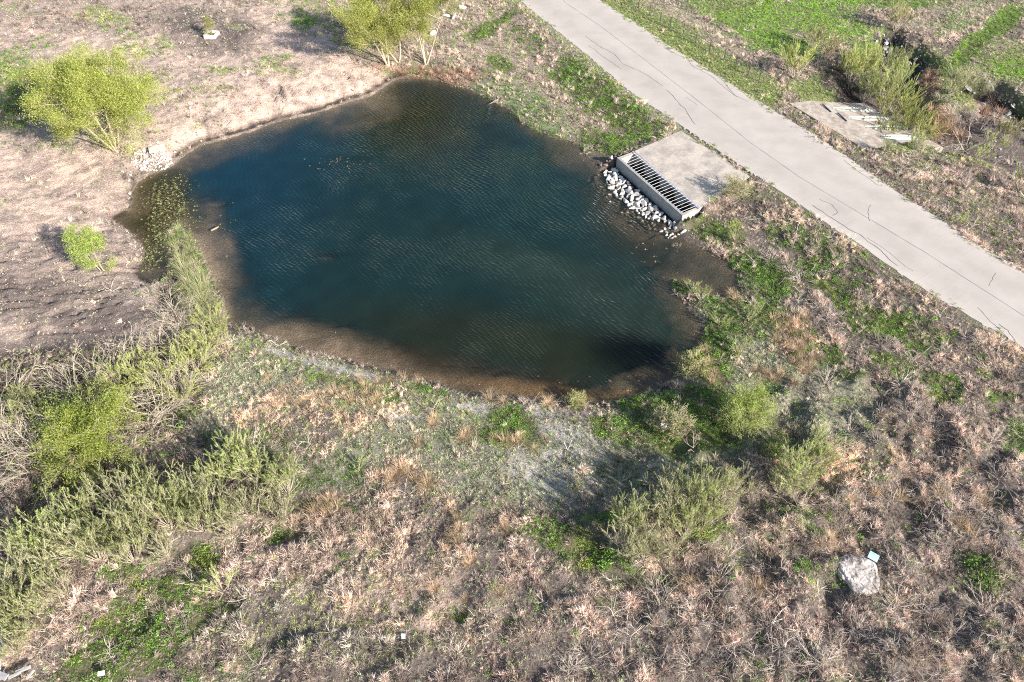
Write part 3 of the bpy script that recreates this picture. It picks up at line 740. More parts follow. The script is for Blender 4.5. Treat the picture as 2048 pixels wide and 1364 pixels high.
for k, (px, w) in enumerate([
    ([(1170,72),(1195,90),(1230,110),(1245,128),(1290,148),(1325,172)], .09), ([(1330,180),(1345,190),(1370,220),(1390,250)], .11), ([(1178,90),(1205,112),(1245,140)], .08),
    ([(1372,194),(1397,212)], .07), ([(1376,120),(1390,135),(1420,150),(1450,175),(1475,195)], .09), ([(1392,130),(1425,145),(1446,160),(1470,190),(1500,205)], .08),
    ([(1428,140),(1452,160),(1490,180),(1520,198)], .07), ([(1330,95),(1352,108),(1385,122)], .06), ([(1620,420),(1650,450),(1690,478),(1725,500)], .09),
    ([(1625,410),(1668,440),(1720,470),(1760,500),(1800,535)], .11), ([(1565,392),(1600,412),(1640,440)], .08), ([(1742,410),(1736,425),(1738,438),(1742,446)], .07),
    ([(1640,398),(1665,410),(1676,425),(1664,432)], .08), ([(1998,648),(2018,660),(2036,690),(2052,705)], .11), ([(1990,545),(1975,572)], .05), ([(1955,615),(2000,660),(2050,700)], .08),
    ([(1735,475),(1780,505),(1830,545)], .05), ([(1865,410),(1900,438),(1935,460)], .07), ([(1690,320),(1720,345),(1760,372)], .07)]):
    ribbon('crack', px, w * .5, M_crack, .09, road, k * 3.1)
ribbon('joint_line', [(1090,-60),(1130,5),(1200,52),(1290,120),(1400,205),(1500,285),(1600,355),(1700,415),(1850,505),(2060,640),(2300,790)], .05, M_joint, .01, road, 50)

# ------------------------------------------------------------------ fence beyond the road
M_post = simple('weathered steel post', (.13, .11, .105), rough=.6, metal=.3)
M_wire = simple('fence wire', (.22, .22, .21), rough=.5, metal=.6)
post_mb = MB(); post_mb.tube([(0, 0, -.3), (0, 0, .7), (0, 0, 1.38)], [.045, .042, .042], 6, cap=True); post_mb.box((0, .03, .7), (.10, .02, 1.2))
me_post = post_mb.mesh('post', M_post)
fence_px = [(1205,-22),(1241,-4),(1277,17),(1299,32),(1320,47),(1340,57),(1366,70),(1391,87),(1419,103),(1448,121),(1471,136),(1496,151),(1518,163)]
fp = [G(u, v) for u, v in fence_px]
fence = obj('wire_fence', None, loc=fp[0])
tag(fence, 'long wire fence on thin dark posts along the far verge of the road', 'fence')
F0 = Vector(fp[0])
for a in fp: obj('post', me_post, fence, Vector(a) - F0, rot=(0, 0, .6))
for a, b in zip(fp[:-1], fp[1:]):
    w = MB(); A = Vector(a) - F0; B = Vector(b) - F0
    for h in np.linspace(.15, 1.3, 9): w.tube([A + Vector((0, 0, h)), (A + B) / 2 + Vector((0, 0, h - .01)), B + Vector((0, 0, h))], .006, 3)
    nd = int((B - A).length / .22)
    for k in range(1, nd):
        p = A.lerp(B, k / nd); w.tube([p + Vector((0, 0, .1)), p + Vector((0, 0, 1.3))], .004, 3)
    obj('wire_mesh', w.mesh('wire_mesh', M_wire), fence)

# ------------------------------------------------------------------ culvert at the pond
M_conc = simple('weathered concrete', (.52, .455, .385), .80, 1.10, 4.2, .9, bump=.3, bscale=9, c2=(.37, .325, .28), s2=.75)
M_conc2 = simple('grey form concrete', (.34, .33, .315), .85, 1.1, 3, .9, bump=.5, bscale=12, c2=(.30, .295, .285), s2=1.4)
M_galv = simple('galvanised steel', (.50, .51, .53), .9, 1.1, 9, .5, .5)
M_pipe = simple('pipe interior', (.16, .155, .15), .8, 1.2, 3, .8)
culv = obj('culvert_headwall', None, loc=(F1[0], F1[1], 0))
tag(culv, 'concrete culvert headwall with a barred trench and broad sloping slab at the pond edge', 'culvert')
O = F1
ex = (F2 - F1); WL = np.linalg.norm(ex); ex /= WL
ey = np.array([-ex[1], ex[0]])
if np.dot(B1 - F1, ey) < 0: ey = -ey
def loc(s, t, z): p = ex * s + ey * t; return (p[0], p[1], z)
TB = (np.dot(B1 - F1, ey) + np.dot(B2 - F1, ey)) / 2      # distance front wall -> back beam
bs0, bs1 = np.dot(B1 - F1, ex), np.dot(B2 - F1, ex)
def hexl(mb, s0, s1, t0, t1, z0, z1, sk0=0, sk1=0):
    """box in wall coordinates; sk: shift along s at t1"""
    v = [loc(s0, t0, z0), loc(s1, t0, z0), loc(s1 + sk1, t1, z0), loc(s0 + sk0, t1, z0), loc(s0, t0, z1), loc(s1, t0, z1), loc(s1 + sk1, t1, z1), loc(s0 + sk0, t1, z1)]
    return mb.hexa(v)
TW = .26
mb = hexl(MB(), 0, WL, 0, TW, -.7, 1.15); obj('front_wall', mb.mesh('front_wall', M_conc2), culv)
k0 = bs0; k1 = bs1 - WL
for s0, s1, sk in ((0.0, .3, k0), (WL - .3, WL, k1)):
    mb = hexl(MB(), s0, s1, TW + .002, TB, -.7, 1.146, sk, sk); obj('end_wall', mb.mesh('end_wall', M_conc), culv)
# back wall with four round pipe mouths
def ring_wall(mb, x0, x1, z0, z1, cx, cz, r, t):
    ang = sorted(list(np.linspace(0, 2 * math.pi, 28, endpoint=False)) + [math.atan2(zz - cz, xx - cx) % (2 * math.pi) for xx in (x0, x1) for zz in (z0, z1)])
    inner = [(cx + r * math.cos(a), cz + r * math.sin(a)) for a in ang]; outer = []
    for a in ang:
        c, s = math.cos(a), math.sin(a); k = 1e9
        if c > 1e-9: k = min(k, (x1 - cx) / c)
        if c < -1e-9: k = min(k, (x0 - cx) / c)
        if s > 1e-9: k = min(k, (z1 - cz) / s)
        if s < -1e-9: k = min(k, (z0 - cz) / s)
        outer.append((cx + c * k, cz + s * k))
    n = len(ang); V = [loc(p[0], t, p[1]) for p in inner] + [loc(p[0], t, p[1]) for p in outer]
    mb.add(V, [(i, (i + 1) % n, n + (i + 1) % n, n + i) for i in range(n)])
    return inner
s_a, s_b = .0 + bs0 + .3, bs1 - .3
cell = (s_b - s_a) / 4; rp_ = .58
mbw = MB()
for i in range(4):
    cx = s_a + cell * (i + .5); ring_wall(mbw, s_a + cell * i, s_a + cell * (i + 1), -.7, 1.13, cx, .22, rp_, TB - .01)
obj('back_wall', mbw.mesh('back_wall', M_conc2), culv)
for i in range(4):
    cx = s_a + cell * (i + .5); pm = MB(); n = 28; rr = []
    for t, r in ((TB - .06, rp_ + .0), (TB - .06, rp_ + .07), (TB + .02, rp_ + .07)): rr.append([loc(cx + r * math.cos(a), t, .22 + r * math.sin(a)) for a in np.linspace(0, 2 * math.pi, n, endpoint=False)])
    rr.insert(0, [loc(cx + rp_ * math.cos(a), TB + 5.0, .22 + rp_ * math.sin(a)) for a in np.linspace(0, 2 * math.pi, n, endpoint=False)])
    V = sum(rr, []); Fp = [(k * n + j, k * n + (j + 1) % n, (k + 1) * n + (j + 1) % n, (k + 1) * n + j) for k in range(3) for j in range(n)]
    pm.add(V, Fp); pm.add([loc(cx, TB + 5.0, .22)] + rr[0], [(0, 1 + j, 1 + (j + 1) % n) for j in range(n)])
    obj('pipe', pm.mesh('pipe', M_pipe), culv)
mb = hexl(MB(), .3, WL - .3, TW + .002, TB + .3, -.95, -.65, k0, k1); obj('trench_floor', mb.mesh('trench_floor', M_conc2), culv)
# beam along the back and the bars
mb = hexl(MB(), bs0 - .02, bs1 + .02, TB - .14, TB + .05, 1.135, 1.215); obj('edge_beam', mb.mesh('edge_beam', M_galv), culv)
NB = 24
for i in range(NB):
    s = .45 + (WL - .9) * i / (NB - 1); f = i / (NB - 1); sb = (bs0 + .42) * (1 - f) + (bs1 - .42) * f
    b = MB(); b.tube([loc(s, TW - .10, 1.185), loc(sb, TB - .05, 1.235)], .013, 6)
    obj('grate_bar', b.mesh('grate_bar', M_galv), culv)
# sloping slab: three cast panels with open joints
def lerp2(a, b, t): return np.array(a) * (1 - t) + np.array(b) * t
c00 = B1 + ey * .055; c10 = B2 + ey * .055
def slab_panel(f0, f1):
    g = .012
    a = lerp2(c00, c10, f0) - O; b = lerp2(c00, c10, f1) - O; c = lerp2(S1, S2, f1) - O; d = lerp2(S1, S2, f0) - O
    if f0 > 0: u = (b - a) / np.linalg.norm(b - a) * g; a = a + u; d = d + u
    if f1 < 1: u = (b - a) / np.linalg.norm(b - a) * g; b = b - u; c = c - u
    v = [(*p, zz - .5) for p, zz in ((a, 1.19), (b, 1.19), (c, 1.62), (d, 1.62))] + [(*p, zz) for p, zz in ((a, 1.19), (b, 1.19), (c, 1.62), (d, 1.62))]
    return MB().hexa(v).mesh('slab_panel', M_conc)
for f0, f1 in ((0, .58), (.58, 1)): obj('slab_panel', slab_panel(f0, f1), culv)

# ------------------------------------------------------------------ far culvert end: sloped slab with four mitred pipe mouths
M_white = simple('pale worn concrete', (.66, .60, .52), .85, 1.12, 3, .9, bump=.4, bscale=10, c2=(.5, .44, .37), s2=1.5)
M_slab2 = simple('tan worn concrete', (.47, .41, .34), .75, 1.12, 4, .9, bump=.4, bscale=10, c2=(.33, .27, .22), s2=1.3)
M_teal = simple('painted steel bar', (.20, .30, .30), rough=.6, metal=.3)
M_blue = simple('dark blue steel bar', (.05, .065, .09), rough=.6, metal=.3)
c2o = obj('sloped_culvert_end', None, loc=(Q_A[0], Q_A[1], 0))
tag(c2o, 'pale sloping culvert end with four slit pipe mouths under shrubs beyond the road', 'culvert')
wv = Q_D - Q_A; WW = np.linalg.norm(wv); wv /= WW
LE = len2 * 1.05; e2 = e_ax
ns, nt_ = int(LE / .06), int(WW / .05)
sg = np.linspace(0, LE, ns); tg = np.linspace(0, WW, nt_); SG, TG = np.meshgrid(sg, tg, indexing='ij')
plane = np.where(SG < LE * .28, 1.45 - .10 * SG / (LE * .28), 1.35 - 1.15 * (SG - LE * .28) / (LE * .72))
HZ = plane.copy(); rpp = .52; MASK = np.zeros(HZ.shape, int)
for k in range(4):
    tc_ = WW * (.17 + .21 * k) + .0; zc = .62
    hw = np.sqrt(np.maximum(rpp ** 2 - np.maximum(plane - zc, 0) ** 2, 0)) * (plane - zc < rpp)
    q = np.abs(TG - tc_)
    ins = (q < hw) & (SG > LE * .28)
    HZ = np.where(ins, np.minimum(HZ, zc - np.sqrt(np.maximum(rpp ** 2 - q ** 2, 0))), HZ)
    MASK[ins] = k + 1
px_ = e2[0] * SG + wv[0] * TG; py_ = e2[1] * SG + wv[1] * TG
ids = np.arange(ns * nt_).reshape(ns, nt_)
Vs = np.stack([px_, py_, HZ + (fbm(px_, py_, .5, 2, 3) - .5) * .03], -1).reshape(-1, 3)
Fs = np.stack([ids[:-1, :-1], ids[1:, :-1], ids[1:, 1:], ids[:-1, 1:]], -1).reshape(-1, 4)
fm = MASK.reshape(-1)[Fs].max(1)
slabm = MB().add(Vs, Fs[fm == 0])
for k in range(1, 5):
    if (fm == k).any(): obj('pipe_mouth', mesh_np('pipe_mouth', Vs, Fs[fm == k], M_white, smooth=True), c2o)
for edge in (ids[0, :], ids[:, 0], ids[:, -1], ids[-1, :]):
    ev = Vs[edge]; lo_ = ev.copy(); lo_[:, 2] -= .9; n = len(ev); slabm.add(np.concatenate([ev, lo_]), [(i, i + 1, i + 1 + n, i + n) for i in range(n - 1)])
obj('sloped_slab', slabm.mesh('sloped_slab', M_slab2), c2o)
def l2(s, t, z): return (e2[0] * s + wv[0] * t, e2[1] * s + wv[1] * t, z)
for k in range(4):
    tc_ = WW * (.17 + .21 * k)
    b = MB().tube([l2(LE * .40, tc_, 1.18), l2(LE * .9, tc_, .52)], .035, 6); obj('grate_bar', b.mesh('grate_bar', M_teal), c2o)
    if k < 2:
        b = MB().box(l2(LE * .31, tc_ + .1, 1.38), (.12, WW * .17, .07), e2); obj('cross_bar', b.mesh('cross_bar', M_blue), c2o)

# ------------------------------------------------------------------ rocks
def rock_mesh(seed, rough=.25, flat=.7, sub=2, m=None, name='rock'):
    import bmesh
    bm = bmesh.new(); bmesh.ops.create_icosphere(bm, subdivisions=sub, radius=.5)
    r = random.Random(seed)
    planes = [(Vector((r.gauss(0, 1), r.gauss(0, 1), r.gauss(0, 1))).normalized(), r.uniform(.17, .36)) for _ in range(8)]
    for v in bm.verts:
        for n, d in planes:
            k = v.co.dot(n) - d
            if k > 0: v.co -= n * k
        v.co *= 1 + r.uniform(-.04, .04)
        v.co.z *= flat
    me = bpy.data.meshes.new(name); bm.to_mesh(me); bm.free(); me.materials.append(m); return me
M_rockw = simple('pale limestone', (.66, .635, .60), .62, 1.15, 2.5, .9, bump=.6, bscale=9, c2=(.50, .45, .40), s2=1.4)
M_rockt = simple('wet tan stone', (.36, .275, .20), .7, 1.2, 2.5, .7, bump=.6, bscale=9, c2=(.22, .17, .13), s2=2.0)
M_rockd = simple('dark channel stone', (.16, .155, .16), .6, 1.5, 3, .85, bump=.6, bscale=9, c2=(.34, .33, .33), s2=1.0)
RW = [rock_mesh(i, m=M_rockw, flat=.75) for i in range(7)]
RW1 = [rock_mesh(80 + i, m=M_rockw, flat=.75, sub=1) for i in range(4)]; RD1 = [rock_mesh(90 + i, m=M_rockd, flat=.75, sub=1) for i in range(4)]
RT = [rock_mesh(20 + i, m=M_rockt, flat=.7) for i in range(4)]
RD = [rock_mesh(40 + i, m=M_rockd, flat=.75) for i in range(4)]
rng = np.random.default_rng(3); rr_ = random.Random(5)
def put_rock(meshes, x, y, zg, size, label, group=None, sink=.25, name='stone', cat='stone'):
    me = meshes[rr_.randrange(len(meshes))]
    s = (size * rr_.uniform(.8, 1.25), size * rr_.uniform(.8, 1.2), size * rr_.uniform(.7, 1.1))
    o = obj(name, me, None, (x, y, zg + s[2] * (.35 - sink)), (rr_.uniform(-.4, .4), rr_.uniform(-.4, .4), rr_.uniform(0, 6.28)), s)
    return tag(o, label, cat, group)
def join_rocks(name, items, m):
    mb = MB()
    for me_, x, y, zz, sz in items:
        nv = len(me_.vertices); co = np.empty(nv * 3); me_.vertices.foreach_get('co', co); co = co.reshape(-1, 3) * sz
        a = rr_.uniform(0, 6.28); ca_, sa_ = math.cos(a), math.sin(a); co = np.stack([co[:, 0] * ca_ - co[:, 1] * sa_, co[:, 0] * sa_ + co[:, 1] * ca_, co[:, 2]], 1) + (x, y, zz)
        fv = np.empty(len(me_.polygons) * 3, int); me_.polygons.foreach_get('vertices', fv); mb.add(co, fv.reshape(-1, 3))
    return tag(obj(name, mb.mesh(name, m)), kind='stuff')
# riprap in front of the culvert wall: position along the wall s, distance in front d
placed = []
def riprap(n, lo, hi, sz, meshes, label, group, zoff=0, smin=.02, smax=.97):
    k = 0; tries = 0
    while k < n and tries < 6000:
        tries += 1
        s = rng.uniform(smin, smax); d = rng.uniform(*lo(s)) if callable(lo) else rng.uniform(lo, hi)
        size = rng.uniform(*sz) * (1.25 if rng.random() < .15 else 1)
        p = F1 + ex * s * WL - ey * d
        if any((p[0] - a) ** 2 + (p[1] - b) ** 2 < ((size + c) * .31) ** 2 for a, b, c in placed): continue
        placed.append((p[0], p[1], size)); zg = max(float(ground_z(p[0], p[1])), -.12) + zoff
        put_rock(meshes, p[0], p[1], zg, size, label, group); k += 1
riprap(150, lambda s: (.35, .9 + 1.5 * math.sin(min(1, s * 1.15) * math.pi) ** .5), 0, (.34, .92), RW, 'white limestone lump in the rock pile along the culvert front wall', 'white riprap rocks below the culvert wall', .05)
riprap(50, lambda s: (1.4, 3.4), 0, (.28, .5), RT + RW[:1], 'small tan stone half in the water outside the white riprap', 'tan stones at the foot of the riprap', -.06, .0, .95)
riprap(18, lambda s: (-.3, 1.9), 0, (.28, .6), RW, 'white stone lying in the shallows past the near end of the culvert wall', 'white stones past the culvert corner', .05, .95, 1.10)
riprap(8, lambda s: (.0, 1.2), 0, (.3, .5), RW + RT, 'stone at the far corner of the culvert wall under the weeds', 'stones at the far culvert corner', .05, -.09, .02)
# boulders at the top of the picture
for (u, v, s, lab) in [(925,12,1.25,'large bluish white boulder standing alone at the upper edge'), (887,18,.85,'white boulder beside the willow crown, farthest of the three in a row'), (893,30,.9,'cream boulder half hidden by the willow crown'),
                       (908,31,.95,'white boulder with a pointed near side next to the cream boulder'), (867,64,.9,'white boulder seen through the right side of the willow crown'), (848,36,.7,'small pale boulder behind the willow trunks')]:
    x, y, zg = G(u, v + 5); put_rock(RW, x, y, zg, s, lab, None, .12, 'boulder', 'boulder')
# rubble heap at the inlet
small = []
for k in range(230):
    a = rng.uniform(0, 6.28); r = math.sqrt(rng.random()); u = 304 + 42 * r * math.cos(a); v = 320 + 24 * r * math.sin(a)
    x, y, zg = G(u, v); sz_ = rng.uniform(.16, .42)
    if k > 45: small.append((RW1[k % 4], x, y, zg + .18 * (1 - r) + .03, sz_ * .8)); continue
    put_rock(RW, x, y, zg + .16 * (1 - r), sz_, 'small white rubble stone in the heap at the pond inlet', 'white rubble heap at the inlet', .1)
join_rocks('rubble', small, M_rockw)
x, y, zg = G(316, 302)
o = obj('concrete_slab', MB().box((0, 0, 0), (1.5, .85, .14)).mesh('concrete_slab', M_white), None, (x, y, zg + .30), (.05, -.06, .45)); tag(o, 'broken white slab lying on top of the rubble heap', 'slab')
for u, v, s in [(268,300,.35),(262,352,.4),(246,345,.3),(258,362,.32),(350,305,.35),(357,296,.3),(318,288,.45),(300,292,.35)]:
    x, y, zg = G(u, v); put_rock(RW, x, y, zg, s, 'loose white stone just outside the rubble heap at the inlet', 'loose stones round the rubble heap', .1)
# dark stones of the channel beyond the road
small = []
for g, n in ((gully2, 110), (gully3, 130), (gully, 110)):
    mn, mx_ = g.min(0), g.max(0); k = 0; mx_ = np.minimum(mx_, [70, 104])
    while k < n:
        p = rng.uniform(mn, mx_); dd, _ = poly_dist(np.array([p[0]]), np.array([p[1]]), g)
        if dd[0] > .2 or p[0] > 66: continue
        ci = 0 if g is gully2 else 1 if g is gully3 else 2
        lab, grp = [('dark stone in the shaded pit behind the channel shrubs', 'dark stones in the pit'), ('dark stone in the shadowed ditch at the edge of the green field', 'dark stones in the ditch'), ('grey stone scattered among the dead brush of the channel', 'grey stones in the channel')][ci]
        k += 1
        if k > (30, 30, 14)[ci]: small.append((RD1[k % 4], p[0], p[1], float(ground_z(p[0], p[1])) + .05, rng.uniform(.2, .5))); continue
        put_rock(RD if rng.random() < .72 else RW[:2], p[0], p[1], float(ground_z(p[0], p[1])), rng.uniform(.45, .9) if g is not gully else rng.uniform(.3, .55), lab, grp)
join_rocks('channel_rubble', small, M_rockd)
# flat round rock and sheet, lower right
x, y, zg = G(1714, 1155)
import bmesh
bm = bmesh.new(); bmesh.ops.create_icosphere(bm, subdivisions=5, radius=.5)
for v in bm.verts:
    a = math.atan2(v.co.y, v.co.x); k = 1 + .06 * math.sin(3 * a + 1) + .05 * math.sin(5 * a) + .03 * math.sin(9 * a)
    v.co.x *= k; v.co.y *= k
    v.co.z = max(min(v.co.z, .30), -.3)
    q = float(fbm(v.co.x * 10 + 40, v.co.y * 10 + 9, 1.0, 4, 3)); v.co.z += (q - .5) * .22 * (1 if v.co.z > 0 else 0)
    v.co.z -= .10 * max(0, float(vnoise(v.co.x * 14 + 3, v.co.y * 5 + v.co.x * 6)) - .6) * 3 * (1 if v.co.z > 0 else 0)
M_flatrock = simple('pitted pale rock', (.60, .54, .49), .45, 1.25, 9, .95, bump=1.0, bscale=14, c2=(.24, .21, .19), s2=2.5)
me = bpy.data.meshes.new('flat_rock'); bm.to_mesh(me); bm.free(); me.materials.append(M_flatrock)
o = obj('flat_rock', me, None, (x, y, zg + .36), (.06, .0, .3), (2.2, 2.45, .7)); tag(o, 'big round pitted rock lying flat in the dead brush', 'rock')
x, y, zg = G(1738, 1126)
M_sheet = simple('light blue sheet', (.34, .47, .58), .95, 1.05, 3, .4)
o = obj('sheet_panel', MB().box((0, 0, 0), (.55, .42, .02)).mesh('sheet_panel', M_sheet), None, (x, y, zg + .75), (.35, .15, -.55)); tag(o, 'light blue square sheet leaning beside the round flat rock', 'panel')
x, y, zg = G(1324, 867)
M_paper = simple('white board', (.82, .82, .82), .97, 1.03, 3, .5)
o = obj('white_board', MB().box((0, 0, 0), (.36, .30, .05)).mesh('white_board', M_paper), None, (x, y, zg + .85), (.25, .1, .15)); tag(o, 'small white square board lying in the bright green weeds', 'board')
for u, v, s, lab in [(208,1352,.22,'white scrap of litter in the green weeds at the bottom edge'), (808,1278,.2,'pale scrap of litter in the dry grass near the bottom'), (1240,1262,.12,'tiny white scrap in the dry grass'), (1262,985,.14,'tiny white scrap on the bare strip below the pond'), (1190,232,.12,'tiny white scrap in the weeds')]:
    if v > 1300 or u == 808:
        x, y, zg = G(u, v); o = obj('litter_scrap', MB().box((0, 0, 0), (s * 1.4, s, .03)).mesh('litter_scrap', M_paper), None, (x, y, zg + .35), (.3, .2, rr_.uniform(0, 3))); tag(o, lab, 'litter')

# box planter with a sapling, boards bottom-left
M_box = simple('white painted boards', (.78, .76, .68), .92, 1.05, 4, .7)
x, y, zg = G(424, 72)
pl = obj('planter_box', None, loc=(x, y, zg), rot=(0, 0, -.16)); tag(pl, 'white square box frame around the foot of a lone sapling', 'planter')
for c, d in (((0, -.62, .17), (1.36, .14, .42)), ((0, .62, .17), (1.36, .14, .42)), ((-.61, 0, .172), (.14, 1.09, .414)), ((.61, 0, .172), (.14, 1.09, .414))):
    obj('side_board', MB().box(c, d).mesh('side_board', M_box), pl)
obj('soil_fill', MB().box((0, 0, .0), (1.07, 1.09, .3)).mesh('soil_fill', simple('planter soil', (.2, .15, .08))), pl)
M_oldwood = simple('weathered plank', (.40, .39, .38), .7, 1.2, 5, .9, bump=.4)
for (u, v), (u2, v2), w, lab in [((38,1350),(70,1340),.16,'short grey board end poking from the brush in the bottom corner'), ((5,1364),(14,1256),.06,'long thin pale pole standing up in the bottom-left corner'), ((0,1352),(22,1362),.3,'wide grey plank in the bottom-left corner'), ((24,1362),(50,1350),.14,'narrow pale plank beside the grey planks in the corner'), ((60,1364),(76,1346),.10,'pinkish stick leaning at the bottom edge')]:
    a = Vector(G(u, v)); b = Vector(G(u2, v2)); L_ = (b - a).length; mid = (a + b) / 2
    o = obj('plank', MB().box((0, 0, 0), (L_, w, .05)).mesh('plank', M_oldwood), None, mid + Vector((0, 0, .4)), (.1, -.12, math.atan2(b.y - a.y, b.x - a.x))); tag(o, lab, 'plank')
# ------------------------------------------------------------------ scattered cover (nobody could count it)
rngB = np.random.default_rng(19)
proto_col = bpy.data.collections.new('cover sources')     # sources for the scatter, not in the scene
M_dry = tint_material('dry grass', .3, .30)
M_gw = tint_material('weed leaves', .35, .35)
M_twig = tint_material('dead twigs', 0, .25)
M_peb = tint_material('pebbles', 0, .4)
def unit(n): v = rngB.normal(size=(n, 3)); return v / np.linalg.norm(v, axis=1, keepdims=True)
def proto_dry(n, h, spread, lean, w):
    mb = MB(); a = rngB.uniform(0, 6.28, n); r = spread * .35 * np.sqrt(rngB.random(n))
    base = np.stack([r * np.cos(a), r * np.sin(a), np.zeros(n)], 1)
    a2 = a + rngB.normal(0, .7, n); L_ = h * rngB.uniform(.5, 1.15, n); ln = np.abs(rngB.normal(lean, .3, n))
    tip = base + np.stack([np.cos(a2) * np.sin(ln) * L_, np.sin(a2) * np.sin(ln) * L_, np.cos(ln) * L_], 1)
    tip[:, 2] = np.maximum(tip[:, 2], .02)
    bend = np.stack([np.zeros(n), np.zeros(n), .16 * L_], 1)
    mb.blades(base, tip, w * rngB.uniform(.6, 1.3, n), rngB.uniform(.4, 1.55, n), bend)
    return mb.mesh('dry_tuft', M_dry)
def proto_weed(n, r, h, ls):
    mb = MB(); p = np.stack([rngB.normal(0, r * .5, n), rngB.normal(0, r * .5, n), np.abs(rngB.normal(0, h * .6, n)) + .02], 1)
    d = unit(n) * np.array([1, 1, .5]); mb.blades(p - d * ls * .5, p + d * ls * .5, ls * .75, rngB.uniform(.55, 1.4, n))
    return mb.mesh('weed', M_gw)
def branch_lines(rs, p, d, L_, lvl, out, rad, droop=.0, spread=.55, nseg=4, kids=(3, 4)):
    pts = [p.copy()]; dd = d.copy()
    for i in range(nseg):
        dd = dd + rs.normal(0, .13, 3) + np.array([0, 0, -droop]); dd /= np.linalg.norm(dd); pts.append(pts[-1] + dd * L_ / nseg)
    pts = np.array(pts); out.append((pts, np.linspace(rad, rad * .45, nseg + 1), lvl))
    if lvl > 0:
        for k in range(rs.integers(*kids) + 0):
            t = rs.uniform(.3, .95); q = pts[0] * 0 + np.array([np.interp(t * nseg, np.arange(nseg + 1), pts[:, j]) for j in range(3)])
            nd = dd + rs.normal(0, spread, 3); nd /= np.linalg.norm(nd)
            branch_lines(rs, q, nd, L_ * rs.uniform(.45, .7), lvl - 1, out, rad * .6, droop, spread, max(2, nseg - 1), kids)
def proto_twig(seed, n, R, flat, rad=.012):
    rs = np.random.default_rng(seed); out = []
    for k in range(n):
        a = rs.uniform(0, 6.28); el = rs.uniform(.1, flat); d = np.array([math.cos(a) * math.cos(el), math.sin(a) * math.cos(el), math.sin(el)])
        branch_lines(rs, np.array([0, 0, .02]) + rs.normal(0, .05, 3) * np.array([1, 1, 0]), d, R * rs.uniform(.6, 1.1), 1, out, rad, .06, .5, 4, (2, 4))
    mb = MB()
    for pts, r, l in out: mb.tube(pts, r, 3, rs.uniform(.7, 1.3))
    return mb.mesh('twigs', M_twig)
def proto_pebble(seed):
    m = rock_mesh(seed, m=M_peb, sub=1, flat=.6); a = m.attributes.new('shade', 'FLOAT', 'POINT'); a.data.foreach_set('value', np.ones(len(m.vertices), np.float32)); return m
def scatter(name, protos, pts, rot, scl, tint, label_kind='stuff'):
    c = bpy.data.collections.new(name + ' sources')
    for i, m in enumerate(protos):
        c.objects.link(bpy.data.objects.new('%s_source' % name, m))
    me = bpy.data.meshes.new(name); me.vertices.add(len(pts)); me.vertices.foreach_set('co', pts.astype(np.float32).ravel())
    def at(nm, ty, arr, prop='value'):
        a = me.attributes.new(nm, ty, 'POINT'); a.data.foreach_set(prop, np.ascontiguousarray(arr, np.float32 if ty != 'INT' else np.int32).ravel())
    at('rot', 'FLOAT_VECTOR', rot, 'vector'); at('scl', 'FLOAT', scl); at('pick', 'INT', rngB.integers(0, len(protos), len(pts)))
    at('tint', 'FLOAT_COLOR', np.concatenate([tint, np.ones((len(pts), 1))], 1), 'color')
    o = obj(name, me); tag(o, kind='stuff')
    ng = bpy.data.node_groups.new(name, 'GeometryNodeTree')
    ng.interface.new_socket('Geometry', in_out='INPUT', socket_type='NodeSocketGeometry'); ng.interface.new_socket('Geometry', in_out='OUTPUT', socket_type='NodeSocketGeometry')
    N = ng.nodes; gi = N.new('NodeGroupInput'); go = N.new('NodeGroupOutput'); ip = N.new('GeometryNodeInstanceOnPoints'); ci = N.new('GeometryNodeCollectionInfo')
    ci.inputs['Collection'].default_value = c; ci.inputs['Separate Children'].default_value = True; ci.inputs['Reset Children'].default_value = True
    def na(nm, ty):
        n = N.new('GeometryNodeInputNamedAttribute'); n.data_type = ty; n.inputs['Name'].default_value = nm; return n.outputs['Attribute']
    m2p = N.new('GeometryNodeMeshToPoints')
    ng.links.new(gi.outputs[0], m2p.inputs[0]); ng.links.new(m2p.outputs[0], ip.inputs['Points']); ng.links.new(ci.outputs[0], ip.inputs['Instance'])
    ip.inputs['Pick Instance'].default_value = True
    ng.links.new(na('pick', 'INT'), ip.inputs['Instance Index']); ng.links.new(na('rot', 'FLOAT_VECTOR'), ip.inputs['Rotation']); ng.links.new(na('scl', 'FLOAT'), ip.inputs['Scale'])
    ng.links.new(ip.outputs[0], go.inputs[0])
    md = o.modifiers.new('scatter', 'NODES'); md.node_group = ng
    return o
# candidate points over the visible ground, denser where the camera is closer
def candidates(dens_near, dens_far, seed):
    rs = np.random.default_rng(seed); out = []
    for y0 in np.arange(10, 108, 4.0):
        yc = y0 + 2; depth = yc * CT + CAM_H * ST; hw = min(depth * .70 + 3, 72)
        k = dens_near + (dens_far - dens_near) * min(1, max(0, (yc - 20) / 80)); n = int(2 * hw * 4 * k)
        out.append(np.stack([rs.uniform(-hw, hw, n), rs.uniform(y0, y0 + 4, n)], 1))
    return np.concatenate(out), rs
def layer(key, near, far, seed, patch=None, patch_s=1.2, lo=.35, hi=.62):
    c, rs = candidates(near, far, seed); w = field_at(LAY[key], c[:, 0], c[:, 1])
    if patch: w = w * (1 - patch + patch * sstep(lo, hi, fbm(c[:, 0], c[:, 1], patch_s, 3, seed)))
    c = c[rs.random(len(c)) < w]; zz = ground_z(c[:, 0], c[:, 1])
    return np.concatenate([c, zz[:, None]], 1), rs
